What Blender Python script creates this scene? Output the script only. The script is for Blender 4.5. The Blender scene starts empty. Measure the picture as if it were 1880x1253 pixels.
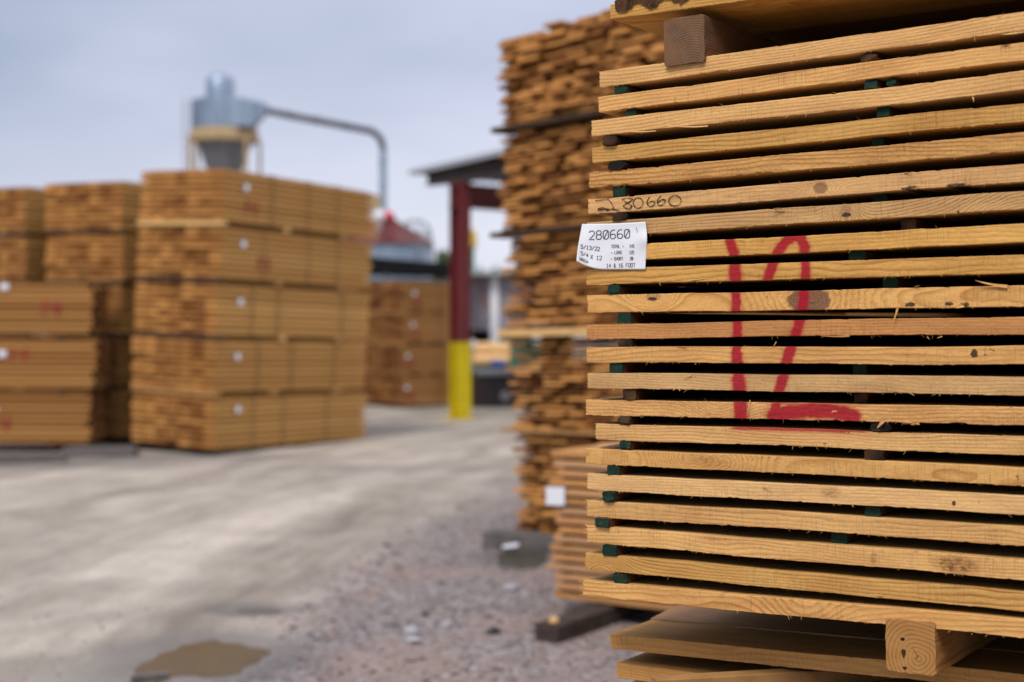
import bpy, bmesh, math, random
import numpy as np
from mathutils import Vector, Matrix

random.seed(7)
S = bpy.context.scene
COL = S.collection
PI = math.pi
H_CAM = 1.5
PITCH = math.radians(0.79)
FPX = 1880 * 50.0 / 36.0

# ------------------------------------------------------------------ camera
cam_d = bpy.data.cameras.new('camera')
cam = bpy.data.objects.new('camera', cam_d)
COL.objects.link(cam)
cam.location = (0, 0, H_CAM)
cam.rotation_euler = (PI / 2 - PITCH, 0, 0)
cam_d.lens = 50
cam_d.sensor_width = 36
cam_d.clip_start = 0.05
cam_d.clip_end = 3000
cam_d.dof.use_dof = True
cam_d.dof.focus_distance = 2.68
cam_d.dof.aperture_fstop = 2.35
cam_d.dof.aperture_blades = 0
S.camera = cam
CAMP = Vector((0, 0, H_CAM))


def ray(px, py):
    """direction through a photo pixel (1880 x 1253)"""
    xc = (px - 940) / FPX
    yc = -(py - 626.5) / FPX
    c, s = math.cos(PITCH), math.sin(PITCH)
    return Vector((xc, c + yc * s, -s + yc * c))


def at(px, py, Y):
    r = ray(px, py)
    return CAMP + r * (Y / r.y)


def on_ground(px, py):
    r = ray(px, py)
    return CAMP + r * (-H_CAM / r.z)


# ------------------------------------------------------------------ object helpers
def tag(o, label, cat, group=None, kind=None):
    o['label'] = label
    o['category'] = cat
    if group:
        o['group'] = group
    if kind:
        o['kind'] = kind
    return o


def link(o, parent=None):
    COL.objects.link(o)
    if parent is not None:
        o.parent = parent
    return o


def empty(name, M=None):
    o = bpy.data.objects.new(name, None)
    o.empty_display_size = 0.2
    COL.objects.link(o)
    if M is not None:
        o.matrix_world = M
    return o


def mesh_obj(name, verts, faces, mats, parent=None, smooth=False, M=None, mi=None):
    me = bpy.data.meshes.new(name)
    me.from_pydata([tuple(v) for v in verts], [], [tuple(int(i) for i in f) for f in faces])
    for m in (mats if isinstance(mats, (list, tuple)) else [mats]):
        me.materials.append(m)
    if mi is not None:
        me.polygons.foreach_set('material_index', mi)
    if smooth:
        me.polygons.foreach_set('use_smooth', [True] * len(me.polygons))
    me.update()
    o = bpy.data.objects.new(name, me)
    link(o, parent)
    if M is not None:
        o.matrix_world = M
    return o


class MB:
    """collects shapes into one mesh"""

    def __init__(s):
        s.v = []
        s.f = []
        s.m = []

    def add(s, vs, fs, mi=0):
        b = len(s.v)
        s.v += [tuple(v) for v in vs]
        s.f += [tuple(b + i for i in f) for f in fs]
        s.m += [mi] * len(fs)

    def box(s, x0, x1, y0, y1, z0, z1, mi=0, M=None, ch=0.0):
        if ch > 0:
            # chamfered along the x axis
            c = ch
            prof = [(y0 + c, z0), (y1 - c, z0), (y1, z0 + c), (y1, z1 - c), (y1 - c, z1), (y0 + c, z1), (y0, z1 - c), (y0, z0 + c)]
            vs = [(x0, a, b) for a, b in prof] + [(x1, a, b) for a, b in prof]
            fs = [(i, i + 8, (i + 1) % 8 + 8, (i + 1) % 8) for i in range(8)]
            fs = [tuple(reversed(f)) for f in fs] + [tuple(range(8))[::-1], tuple(range(8, 16))]
            fs = [tuple(reversed(f)) for f in fs[:8]] + [tuple(range(7, -1, -1)), tuple(range(8, 16))]
        else:
            vs = [(x0, y0, z0), (x1, y0, z0), (x1, y1, z0), (x0, y1, z0), (x0, y0, z1), (x1, y0, z1), (x1, y1, z1), (x0, y1, z1)]
            fs = [(3, 2, 1, 0), (4, 5, 6, 7), (0, 1, 5, 4), (1, 2, 6, 5), (2, 3, 7, 6), (3, 0, 4, 7)]
        if M is not None:
            vs = [M @ Vector(v) for v in vs]
        s.add(vs, fs, mi)

    def lathe(s, prof, n=32, c=(0, 0, 0), mi=0, a0=0.0):
        vs, fs = [], []
        k = len(prof)
        for i in range(n):
            a = a0 + 2 * PI * i / n
            for r, z in prof:
                vs.append((c[0] + r * math.cos(a), c[1] + r * math.sin(a), c[2] + z))
        for i in range(n):
            j = (i + 1) % n
            for q in range(k - 1):
                fs.append((i * k + q, j * k + q, j * k + q + 1, i * k + q + 1))
        s.add(vs, fs, mi)

    def tube(s, pts, rad, n=12, mi=0, cap=True):
        pts = [Vector(p) for p in pts]
        rads = rad if isinstance(rad, (list, tuple)) else [rad] * len(pts)
        t0 = (pts[1] - pts[0]).normalized()
        u = t0.orthogonal().normalized()
        vs, fs = [], []
        for i, p in enumerate(pts):
            t = (pts[min(i + 1, len(pts) - 1)] - pts[max(i - 1, 0)]).normalized()
            u = (u - t * u.dot(t)).normalized()
            w = t.cross(u)
            for k in range(n):
                a = 2 * PI * k / n
                vs.append(p + (u * math.cos(a) + w * math.sin(a)) * rads[i])
        for i in range(len(pts) - 1):
            for k in range(n):
                k2 = (k + 1) % n
                fs.append((i * n + k, i * n + k2, (i + 1) * n + k2, (i + 1) * n + k))
        if cap:
            fs.append(tuple(range(n))[::-1])
            fs.append(tuple(range((len(pts) - 1) * n, len(pts) * n)))
        s.add(vs, fs, mi)

    def build(s, name, mats, parent=None, smooth=False, M=None):
        return mesh_obj(name, s.v, s.f, mats, parent, smooth, M, s.m)


def fmat(x, y, z, o):
    """matrix from axes and origin"""
    return Matrix(((x[0], y[0], z[0], o[0]), (x[1], y[1], z[1], o[1]), (x[2], y[2], z[2], o[2]), (0, 0, 0, 1)))


def attr(o, name, vals):
    a = o.data.attributes.new(name, 'FLOAT', 'POINT')
    a.data.foreach_set('value', np.asarray(vals, dtype=np.float32))


# numpy value noise
def vn1(x, seed, f):
    r = np.random.RandomState(seed)
    tab = r.rand(4096) * 2 - 1
    x = np.asarray(x) * f + 1000.37
    i = np.floor(x).astype(int)
    t = x - i
    t = t * t * (3 - 2 * t)
    return tab[i % 4096] * (1 - t) + tab[(i + 1) % 4096] * t


def vn2(x, y, seed, fx, fy):
    r = np.random.RandomState(seed)
    tab = r.rand(256, 256) * 2 - 1
    x = np.asarray(x) * fx + 511.13
    y = np.asarray(y) * fy + 511.71
    i = np.floor(x).astype(int)
    j = np.floor(y).astype(int)
    t = x - i
    t = t * t * (3 - 2 * t)
    q = y - j
    q = q * q * (3 - 2 * q)
    a = tab[i % 256, j % 256] * (1 - t) + tab[(i + 1) % 256, j % 256] * t
    b = tab[i % 256, (j + 1) % 256] * (1 - t) + tab[(i + 1) % 256, (j + 1) % 256] * t
    return a * (1 - q) + b * q


def sstep(a, b, x):
    t = np.clip((x - a) / (b - a), 0, 1)
    return t * t * (3 - 2 * t)


# ------------------------------------------------------------------ node helpers
class NT:
    def __init__(s, name):
        s.mat = bpy.data.materials.new(name)
        s.mat.use_nodes = True
        s.t = s.mat.node_tree
        s.t.nodes.clear()
        s.out = s.t.nodes.new('ShaderNodeOutputMaterial')
        s.b = s.t.nodes.new('ShaderNodeBsdfPrincipled')
        s.t.links.new(s.b.outputs[0], s.out.inputs[0])

    def n(s, typ, **kw):
        x = s.t.nodes.new('ShaderNode' + typ)
        for k, v in kw.items():
            setattr(x, k, v)
        return x

    def set(s, sock, v):
        if isinstance(v, bpy.types.NodeSocket):
            s.t.links.new(v, sock)
        elif isinstance(v, (tuple, list)):
            if len(v) == 3 and sock.type == 'RGBA':
                v = (*v, 1)
            sock.default_value = v
        else:
            sock.default_value = v

    def m(s, op, a, b=None, c=None, clamp=False):
        x = s.n('Math', operation=op, use_clamp=clamp)
        s.set(x.inputs[0], a)
        if b is not None:
            s.set(x.inputs[1], b)
        if c is not None:
            s.set(x.inputs[2], c)
        return x.outputs[0]

    def vm(s, op, a, b=None, sc=None):
        x = s.n('VectorMath', operation=op)
        s.set(x.inputs[0], a)
        if b is not None:
            s.set(x.inputs[1], b)
        if sc is not None:
            s.set(x.inputs['Scale'], sc)
        return x.outputs['Value'] if op in ('LENGTH', 'DOT_PRODUCT') else x.outputs[0]

    def noise(s, vec, scale=1.0, detail=2.0, rough=0.5, dist=0.0, col=False):
        x = s.n('TexNoise')
        s.set(x.inputs['Vector'], vec)
        x.inputs['Scale'].default_value = scale
        x.inputs['Detail'].default_value = detail
        x.inputs['Roughness'].default_value = rough
        x.inputs['Distortion'].default_value = dist
        return x.outputs['Color'] if col else x.outputs[0]

    def mix(s, f, a, b, mode='MIX'):
        x = s.n('Mix', data_type='RGBA', blend_type=mode)
        s.set(x.inputs[0], f)
        s.set(x.inputs[6], a)
        s.set(x.inputs[7], b)
        return x.outputs[2]

    def rng(s, v, a, b, c, d, smooth=False):
        x = s.n('MapRange')
        if smooth:
            x.interpolation_type = 'SMOOTHSTEP'
        s.set(x.inputs[0], v)
        for i, q in enumerate((a, b, c, d)):
            s.set(x.inputs[i + 1], q)
        return x.outputs[0]

    def ramp(s, v, stops):
        x = s.n('ValToRGB')
        s.set(x.inputs[0], v)
        e = x.color_ramp.elements
        while len(e) < len(stops):
            e.new(0.5)
        for i, (p, c) in enumerate(stops):
            e[i].position = p
            e[i].color = (*c, 1) if len(c) == 3 else c
        return x.outputs[0]

    def at(s, name):
        x = s.n('Attribute', attribute_name=name)
        return x.outputs['Fac']

    def obj(s):
        return s.n('TexCoord').outputs['Object']

    def rnd(s):
        return s.n('ObjectInfo').outputs['Random']

    def sep(s, v):
        x = s.n('SeparateXYZ')
        s.set(x.inputs[0], v)
        return x.outputs

    def comb(s, a, b, c):
        x = s.n('CombineXYZ')
        for i, q in enumerate((a, b, c)):
            s.set(x.inputs[i], q)
        return x.outputs[0]

    def bump(s, h, strength=0.5, dist=0.001):
        x = s.n('Bump')
        x.inputs['Strength'].default_value = strength
        x.inputs['Distance'].default_value = dist
        s.set(x.inputs['Height'], h)
        s.set(s.b.inputs['Normal'], x.outputs[0])

    def fin(s, col, rough=0.7, spec=0.3, metal=0.0):
        s.set(s.b.inputs['Base Color'], col)
        s.set(s.b.inputs['Roughness'], rough)
        s.set(s.b.inputs['Specular IOR Level'], spec)
        s.set(s.b.inputs['Metallic'], metal)
        return s.mat


def make_wood(name, light, dark, ring=0.0058, center=None, strength=(0.55, 1.0), warp=1.0, saw=1.0, extra=None, tiltk=0.05, rough=0.72):
    """sawn timber: growth rings round a pith line that runs along local x, fibre, saw marks, knots, stains and paint from attributes"""
    T = NT(name)
    co = T.obj()
    rnd = T.rnd()
    wn = T.n('TexWhiteNoise', noise_dimensions='1D')
    T.set(wn.inputs['W'], T.m('MULTIPLY', rnd, 97.3))
    r3 = T.sep(wn.outputs['Color'])
    off = T.vm('SCALE', (37.1, 11.7, 23.3), sc=rnd)
    p = T.vm('ADD', co, off)
    n1 = T.vm('SUBTRACT', T.noise(T.vm('MULTIPLY', p, (2.6, 9, 9)), 1, 2.0, col=True), (0.5, 0.5, 0.5))
    n2 = T.vm('SUBTRACT', T.noise(T.vm('MULTIPLY', p, (16, 40, 40)), 1, 1.0, col=True), (0.5, 0.5, 0.5))
    w = T.vm('ADD', T.vm('SCALE', n1, sc=0.036 * warp), T.vm('SCALE', n2, sc=0.0035 * warp))
    q = T.vm('ADD', co, w)
    sx, sy, sz = T.sep(q)
    if center is None:
        cy = T.rng(r3[0], 0, 1, -0.03, 0.075)
        cz = T.rng(r3[1], 0, 1, -0.12, 0.09)
    else:
        cy, cz = center
    tl = T.m('MULTIPLY', T.m('SUBTRACT', r3[2], 0.5), tiltk)
    yy = T.m('SUBTRACT', T.m('ADD', sy, T.m('MULTIPLY', sx, tl)), cy)
    zz = T.m('SUBTRACT', T.m('ADD', sz, T.m('MULTIPLY', sx, T.m('MULTIPLY', tl, -0.7))), cz)
    r = T.m('SQRT', T.m('ADD', T.m('MULTIPLY', yy, yy), T.m('MULTIPLY', zz, zz)))
    ph = T.m('ADD', T.m('DIVIDE', r, ring), T.at('gphase'))
    fr = T.m('FRACT', ph)
    line = T.ramp(fr, [(0.0, (0.15,) * 3), (0.35, (0.12,) * 3), (0.72, (0.75,) * 3), (0.86, (1,) * 3), (0.97, (0.2,) * 3)])
    st = T.rng(rnd, 0, 1, strength[0], strength[1])
    lm = T.noise(T.vm('MULTIPLY', p, (5, 40, 40)), 1, 2.0)
    st = T.m('MULTIPLY', st, T.rng(lm, 0.3, 0.7, 0.45, 1.15))
    col = T.mix(T.m('MULTIPLY', line, st, clamp=True), light, dark)
    # slow colour drift and per board tone
    dr = T.noise(T.vm('MULTIPLY', p, (7, 25, 25)), 1, 3.0)
    col = T.mix(T.rng(dr, 0.4, 0.75, 0, 0.45), col, T.mix(0.5, dark, (0.50, 0.23, 0.07)))
    col = T.mix(1.0, col, T.n('CombineXYZ').outputs[0], 'MULTIPLY') if False else col
    hv = T.n('HueSaturation')
    T.set(hv.inputs['Hue'], T.rng(r3[1], 0, 1, 0.494, 0.501))
    T.set(hv.inputs['Saturation'], T.rng(r3[0], 0, 1, 0.88, 1.06))
    T.set(hv.inputs['Value'], T.rng(r3[2], 0, 1, 0.84, 1.08))
    T.set(hv.inputs['Color'], col)
    col = hv.outputs[0]
    fib = T.noise(T.vm('MULTIPLY', p, (30, 700, 700)), 1, 3.0, 0.6)
    fine = T.noise(T.vm('MULTIPLY', p, (160, 420, 420)), 1, 2.0, 0.6)
    sw = T.noise(T.vm('MULTIPLY', T.vm('ADD', p, T.vm('SCALE', n2, sc=0.004)), (520, 5, 22)), 1, 1.0)
    swk = T.noise(T.vm('MULTIPLY', p, (4, 3, 30)), 1, 1.0)
    swa = T.m('MULTIPLY', T.rng(sw, 0.52, 0.72, 0, 1), T.rng(swk, 0.40, 0.62, 0.0, 0.26 * saw))
    k = T.m('MULTIPLY', T.rng(fib, 0.25, 0.75, 0.87, 1.07), T.rng(fine, 0.25, 0.75, 0.90, 1.06))
    k = T.m('MULTIPLY', k, T.m('SUBTRACT', 1.0, swa))
    col = T.vm('SCALE', col, sc=k)
    # small pitch flecks
    vo = T.n('TexVoronoi')
    T.set(vo.inputs['Vector'], T.vm('MULTIPLY', p, (28, 60, 60)))
    vo.inputs['Scale'].default_value = 1.0
    fl = T.m('MULTIPLY', T.rng(vo.outputs['Distance'], 0.03, 0.10, 0.55, 0.0), T.rng(dr, 0.46, 0.6, 0, 1))
    col = T.mix(fl, col, (0.16, 0.07, 0.025))
    # knots
    kn = T.at('knotm')
    kr = T.m('FRACT', T.m('ADD', T.m('MULTIPLY', T.at('knotr'), 7.0), T.m('MULTIPLY', fine, 1.3)))
    kc = T.mix(kr, (0.15, 0.070, 0.036), (0.30, 0.145, 0.070))
    kc = T.mix(T.rng(fib, 0.58, 0.75, 0, 0.4), kc, (0.38, 0.27, 0.20))
    col = T.mix(kn, col, kc)
    # dark dirt / bark stains
    sn = T.noise(T.vm('MULTIPLY', p, (90, 180, 180)), 1, 3.0, 0.65)
    sm = T.m('MULTIPLY', T.at('stain'), 1.0)
    sm = T.rng(T.m('ADD', sm, T.m('MULTIPLY', T.m('SUBTRACT', sn, 0.5), 1.6)), 0.45, 0.75, 0, 0.92)
    sm = T.m('MULTIPLY', sm, T.rng(T.at('stain'), 0.02, 0.25, 0, 1))
    col = T.mix(sm, col, (0.035, 0.018, 0.010))
    bs = T.m('MULTIPLY', T.at('brown'), T.rng(sn, 0.35, 0.65, 0.25, 1.0))
    col = T.mix(bs, col, (0.20, 0.075, 0.022))
    # ink spray paint
    pn = T.noise(T.vm('MULTIPLY', p, (260, 600, 600)), 1, 2.0, 0.6)
    pm = T.m('ADD', T.at('paint'), T.m('MULTIPLY', T.m('SUBTRACT', pn, 0.5), T.m('MULTIPLY', T.at('paint'), 0.7)))
    pm = T.rng(pm, 0.03, 0.92, 0, 0.95)
    col = T.mix(pm, col, T.mix(T.rng(fib, 0.3, 0.7, 0, 1), (0.30, 0.002, 0.014), (0.44, 0.006, 0.026)))
    if extra:
        col = extra(T, col, p, co)
    hgt = T.m('ADD', T.m('MULTIPLY', fib, 0.6), T.m('ADD', T.m('MULTIPLY', fine, 0.7), T.m('MULTIPLY', swa, -1.6)))
    T.bump(hgt, 0.4, 0.0006)
    return T.fin(col, T.rng(fib, 0, 1, rough - 0.06, rough + 0.1), 0.22)


def make_plain(name, base, var=0.15, scale=6.0, rough=0.6, spec=0.3, metal=0.0, stretch=(1, 1, 1), second=None, secamt=0.5, bump=0.0):
    T = NT(name)
    co = T.obj()
    p = T.vm('MULTIPLY', T.vm('ADD', co, T.vm('SCALE', (31, 17, 53), sc=T.rnd())), stretch)
    n = T.noise(p, scale, 4.0, 0.6)
    col = T.vm('SCALE', T.vm('ADD', base, (0, 0, 0)), sc=T.rng(n, 0.25, 0.75, 1 - var, 1 + var))
    if second:
        n2 = T.noise(T.vm('ADD', p, (9, 4, 7)), scale * 0.6, 4.0, 0.65)
        col = T.mix(T.rng(n2, 0.5, 0.62, 0, secamt, True), col, second)
    if bump:
        T.bump(T.noise(p, scale * 4, 3.0), 0.6, bump)
    return T.fin(col, rough, spec, metal)


def make_packwood(name, light, dark, end=False):
    """boards of the distant packs: tone differs from board to board (attribute tint)"""
    T = NT(name)
    co = T.obj()
    p = T.vm('ADD', co, T.vm('SCALE', (31, 17, 53), sc=T.rnd()))
    n = T.noise(T.vm('MULTIPLY', p, (18, 30, 30) if end else (1.6, 30, 45)), 1, 3.0, 0.6)
    f = T.m('ADD', T.m('MULTIPLY', T.at('tint'), 0.75), T.m('MULTIPLY', n, 0.5))
    col = T.mix(T.rng(f, 0.2, 0.95, 0, 1), light, dark)
    col = T.vm('SCALE', col, sc=T.rng(T.rnd(), 0, 1, 0.9, 1.08))
    return T.fin(col, 0.8, 0.15)


M = {}
LIGHT = (0.84, 0.49, 0.165)
DARK = (0.40, 0.165, 0.042)
M['wood'] = make_wood('sawn_pine', LIGHT, DARK)
M['wood_red'] = make_wood('reddish_pine', (0.66, 0.285, 0.062), (0.42, 0.14, 0.026), strength=(0.4, 0.7))
M['wood_top'] = make_wood('sawn_pine_face', (0.74, 0.385, 0.122), (0.42, 0.165, 0.042))
M['block_grey'] = make_wood('weathered_block', (0.215, 0.120, 0.070), (0.060, 0.031, 0.019), ring=0.0050, center=(0.03, -0.12), strength=(0.8, 1.0), warp=0.25, saw=0.4, tiltk=0.01)
M['block_pine'] = make_wood('pine_block', (0.52, 0.29, 0.11), (0.27, 0.115, 0.036), ring=0.0072, center=(0.032, -0.063), strength=(0.75, 1.0), warp=0.75, saw=0.3, tiltk=0.01)
M['wood_shaded'] = make_wood('shaded_pine', (0.34, 0.165, 0.05), (0.2, 0.085, 0.025))  # same pine, darkened to paint in the shade deep between the boards


def green_tip(T, col, p, co):
    # stick ends dipped in green paint
    x = T.sep(co)[0]
    n = T.noise(T.vm('MULTIPLY', p, (90, 120, 120)), 1, 3.0, 0.65)
    m = T.rng(T.m('ADD', x, T.m('MULTIPLY', T.m('SUBTRACT', n, 0.5), 0.012)), 0.004, 0.008, 1, 0)
    m = T.m('MULTIPLY', m, T.rng(n, 0.33, 0.40, 0.35, 1))
    return T.mix(m, col, T.mix(n, (0.003, 0.018, 0.012), (0.009, 0.046, 0.028)))


M['stick_green'] = make_wood('stick_with_green_tip', (0.11, 0.042, 0.018), (0.045, 0.018, 0.009), strength=(0.5, 0.9), extra=green_tip)
M['stick_dark'] = make_wood('old_dark_stick', (0.016, 0.010, 0.007), (0.006, 0.004, 0.003), strength=(0.6, 1.0))
M['bark'] = make_plain('bark', (0.10, 0.05, 0.025), 0.6, 60, 0.9, 0.1, second=(0.02, 0.012, 0.008), bump=0.003)
M['moss'] = make_plain('green_paint_fleck', (0.02, 0.09, 0.05), 0.4, 60, 0.9, 0.1)
M['paper'] = make_plain('tag_paper', (0.80, 0.81, 0.86), 0.03, 30, 0.65, 0.25)
M['ink'] = make_plain('printed_ink', (0.018, 0.018, 0.03), 0.2, 200, 0.6, 0.2)
M['pen'] = make_plain('marker_pen', (0.030, 0.022, 0.018), 0.4, 300, 0.8, 0.1)
M['staple'] = make_plain('staple_wire', (0.18, 0.18, 0.19), 0.1, 100, 0.35, 0.5, 1.0)
M['redpaint'] = make_plain('red_spray', (0.33, 0.05, 0.04), 0.25, 20, 0.8, 0.1)
M['pack_side'] = make_packwood('pack_side', (0.70, 0.395, 0.130), (0.38, 0.175, 0.048))
M['pack_end'] = make_packwood('pack_end', (0.62, 0.295, 0.085), (0.20, 0.075, 0.021), True)
M['pack_side_shaded'] = make_packwood('pack_side_shaded', (0.54, 0.285, 0.092), (0.31, 0.14, 0.042))  # pack_side darkened: the weaker light on the low stack is in the colour
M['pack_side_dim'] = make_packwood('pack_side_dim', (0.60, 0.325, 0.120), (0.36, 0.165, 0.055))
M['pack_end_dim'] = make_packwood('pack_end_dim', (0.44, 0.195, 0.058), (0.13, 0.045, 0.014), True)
M['rough_end'] = make_packwood('rough_board_brown', (0.64, 0.300, 0.088), (0.18, 0.066, 0.019), True)
M['bolster'] = make_plain('bolster_wood', (0.36, 0.19, 0.07), 0.3, 14, 0.8, 0.15)
M['bolster_light'] = make_plain('bolster_pale', (0.66, 0.41, 0.165), 0.15, 14, 0.8, 0.15)
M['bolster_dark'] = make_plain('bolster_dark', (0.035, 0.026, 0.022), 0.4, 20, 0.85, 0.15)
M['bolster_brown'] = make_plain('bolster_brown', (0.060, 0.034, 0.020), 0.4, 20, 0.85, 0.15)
M['timber_grey'] = make_plain('old_grey_timber', (0.135, 0.12, 0.112), 0.35, 9, 0.85, 0.2, stretch=(1, 5, 5), second=(0.045, 0.038, 0.034), bump=0.004)
M['timber_dark'] = make_plain('blackened_timber', (0.070, 0.050, 0.042), 0.35, 9, 0.85, 0.2, stretch=(1, 5, 5), second=(0.024, 0.02, 0.018), bump=0.004)
M['strap'] = make_plain('steel_strap', (0.30, 0.165, 0.06), 0.2, 9, 0.6, 0.3, 0.0)
M['galv'] = make_plain('galvanised_sheet', (0.27, 0.34, 0.43), 0.28, 1.2, 0.42, 0.5, 0.55, stretch=(3, 3, 0.4))
M['galv_dull'] = make_plain('dull_grey_metal', (0.17, 0.175, 0.19), 0.25, 1.5, 0.55, 0.4, 0.3, stretch=(2, 2, 0.5))
M['duct_dark'] = make_plain('dark_duct', (0.055, 0.055, 0.06), 0.25, 1.2, 0.5, 0.4, 0.3)
M['tan'] = make_plain('tan_painted_steel', (0.42, 0.30, 0.16), 0.15, 2, 0.7, 0.2)
M['white'] = make_plain('white_paint', (0.75, 0.76, 0.80), 0.06, 3, 0.6, 0.3)
M['redmotor'] = make_plain('bright_red_paint', (0.62, 0.01, 0.03), 0.1, 3, 0.5, 0.3)
M['rust_roof'] = make_plain('rusty_roof', (0.15, 0.042, 0.038), 0.3, 1.6, 0.75, 0.2, second=(0.19, 0.085, 0.07), secamt=0.6)
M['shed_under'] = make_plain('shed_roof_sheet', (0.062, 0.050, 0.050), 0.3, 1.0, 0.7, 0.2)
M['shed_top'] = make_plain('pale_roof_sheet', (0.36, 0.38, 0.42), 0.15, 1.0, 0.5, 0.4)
M['oxblood'] = make_plain('oxblood_paint', (0.155, 0.022, 0.024), 0.18, 3, 0.5, 0.35, second=(0.09, 0.018, 0.018), secamt=0.5)
M['yellow'] = make_plain('safety_yellow_paint', (0.62, 0.47, 0.004), 0.15, 4, 0.55, 0.3, second=(0.40, 0.29, 0.02), secamt=0.5)
M['corr'] = make_plain('corrugated_pale', (0.36, 0.34, 0.37), 0.15, 1.2, 0.6, 0.3, second=(0.25, 0.13, 0.115), secamt=0.85, stretch=(1, 1, 0.6))
M['black'] = make_plain('bay_shade_and_roof_black', (0.012, 0.012, 0.014), 0.3, 2, 0.9, 0.05)
M['bin'] = make_plain('dark_bin', (0.022, 0.018, 0.022), 0.4, 4, 0.6, 0.3, second=(0.06, 0.03, 0.025), secamt=0.4)
M['greymetal'] = make_plain('grey_steel', (0.20, 0.20, 0.215), 0.2, 4, 0.6, 0.3)
M['log'] = make_plain('peeled_log', (0.68, 0.42, 0.19), 0.15, 5, 0.75, 0.2)
M['green'] = make_plain('machine_green', (0.02, 0.11, 0.075), 0.2, 4, 0.6, 0.3)
M['blue'] = make_plain('blue_drum_plastic', (0.01, 0.05, 0.22), 0.2, 4, 0.5, 0.3)
M['ochre'] = make_plain('ochre_yellow', (0.52, 0.33, 0.04), 0.2, 4, 0.6, 0.3)
M['orange'] = make_plain('orange_drum_paint', (0.38, 0.07, 0.02), 0.2, 4, 0.6, 0.3)
M['leaf'] = make_plain('foliage', (0.085, 0.125, 0.065), 0.4, 3, 0.8, 0.1)
M['stone_dark'] = make_plain('dark_stone', (0.05, 0.045, 0.05), 0.3, 30, 0.85, 0.2)
M['stone_pale'] = make_plain('pale_stone', (0.36, 0.35, 0.37), 0.15, 30, 0.85, 0.2)

# ------------------------------------------------------------------ world and sun
SUN_EL, SUN_AZ = math.radians(52), math.radians(205)   # azimuth clockwise from +Y
wd = bpy.data.worlds.new('World')
S.world = wd
wd.use_nodes = True
wt = wd.node_tree
wt.nodes.clear()
W = NT.__new__(NT)
W.t = wt
wo = wt.nodes.new('ShaderNodeOutputWorld')
bg = wt.nodes.new('ShaderNodeBackground')
wt.links.new(bg.outputs[0], wo.inputs[0])
sky = wt.nodes.new('ShaderNodeTexSky')
sky.sky_type = 'NISHITA'
sky.sun_disc = False
sky.sun_elevation = SUN_EL
sky.sun_rotation = SUN_AZ
d = W.n('TexCoord').outputs['Generated']
dx, dy, dz = W.sep(d)
cn = W.noise(W.vm('MULTIPLY', W.vm('ADD', d, (3.1, 0.4, 0.2)), (1.0, 1.0, 2.6)), 2.6, 3.0, 0.45)
cn2 = W.noise(W.vm('MULTIPLY', W.vm('ADD', d, (0.3, 5.4, 1.2)), (1.0, 1.0, 2.6)), 6.5, 3.0, 0.5)
f = W.m('ADD', W.m('MULTIPLY', cn, 0.95), W.m('MULTIPLY', cn2, 0.25))
# brighter towards the right of the view and behind the viewer, greyer to the left
f = W.m('ADD', f, W.m('MULTIPLY', dx, 0.80))
f = W.m('SUBTRACT', f, W.m('MULTIPLY', W.m('MINIMUM', W.m('ABSOLUTE', dz), 0.3), 0.55))
f = W.m('ADD', f, 0.06)
cl = W.ramp(W.rng(f, 0.28, 0.86, 0, 1), [(0.0, (3.6, 4.15, 5.4)), (0.5, (5.6, 5.85, 7.25)), (1.0, (7.7, 7.85, 8.9))])
# an overcast sky is brighter overhead than at the horizon
g = W.m('ADD', 1.0, W.m('MULTIPLY', W.m('POWER', W.m('MAXIMUM', dz, 0.0), 1.3), 0.7))
cl = W.vm('SCALE', cl, sc=g)
mixn = W.mix(0.88, sky.outputs[0], cl)
W.set(bg.inputs[0], mixn)
bg.inputs[1].default_value = 0.1

sl = bpy.data.lights.new('sun', 'SUN')
sl.energy = 2.3
sl.angle = math.radians(22)
sl.color = (1.0, 0.93, 0.84)
sun = bpy.data.objects.new('sun', sl)
COL.objects.link(sun)
sdir = Vector((math.sin(SUN_AZ) * math.cos(SUN_EL), math.cos(SUN_AZ) * math.cos(SUN_EL), math.sin(SUN_EL)))
sun.rotation_euler = sdir.to_track_quat('Z', 'Y').to_euler()
sun.location = (-8, -12, 20)

S.view_settings.view_transform = 'Standard'
S.view_settings.look = 'None'
S.view_settings.exposure = 0.15
S.view_settings.gamma = 1.0
try:
    S.cycles.use_adaptive_sampling = True
    S.cycles.use_denoising = True
    S.cycles.max_bounces = 5
    S.cycles.diffuse_bounces = 1
    S.cycles.caustics_reflective = False
    S.cycles.caustics_refractive = False
except Exception:
    pass


# ------------------------------------------------------------------ ground
def track_t(X, Y):
    """distance across the curving track, zero at the edge of the gravel"""
    t = np.maximum(Y, 0) - 5.9
    return X - (-1.38 + 0.0926 * t + 0.0117 * t * t)


PADS = [(365, 1207, 0.42, 0.50), (472, 1118, 0.16, 0.16), (957, 1026, 0.20, 0.30)]


def ground_z(X, Y):
    X = np.asarray(X, float)
    Y = np.asarray(Y, float)
    T_ = track_t(X, Y)
    near = np.exp(-((Y - 9) / 9.0) ** 2)
    z = 0.012 * vn2(X, Y, 3, 1.1, 1.1) + 0.006 * vn2(X, Y, 4, 4, 4)
    ruts = vn2(T_, Y, 5, 2.2, 0.12)
    z += near * 0.016 * ruts * (T_ < 0.3)
    z += near * 0.05 * np.exp(-((T_ + 0.1) / 0.25) ** 2) * (0.6 + 0.4 * vn1(Y, 9, 0.8))
    # level pads where water stands
    for (px, py, rx, ry) in PADS:
        pc = on_ground(px, py)
        dd = np.sqrt(((X - pc.x) / rx) ** 2 + ((Y - pc.y) / ry) ** 2)
        k = 1 - sstep(1.0, 1.9, dd)
        z = z * (1 - k) - 0.014 * k
    return z


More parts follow.
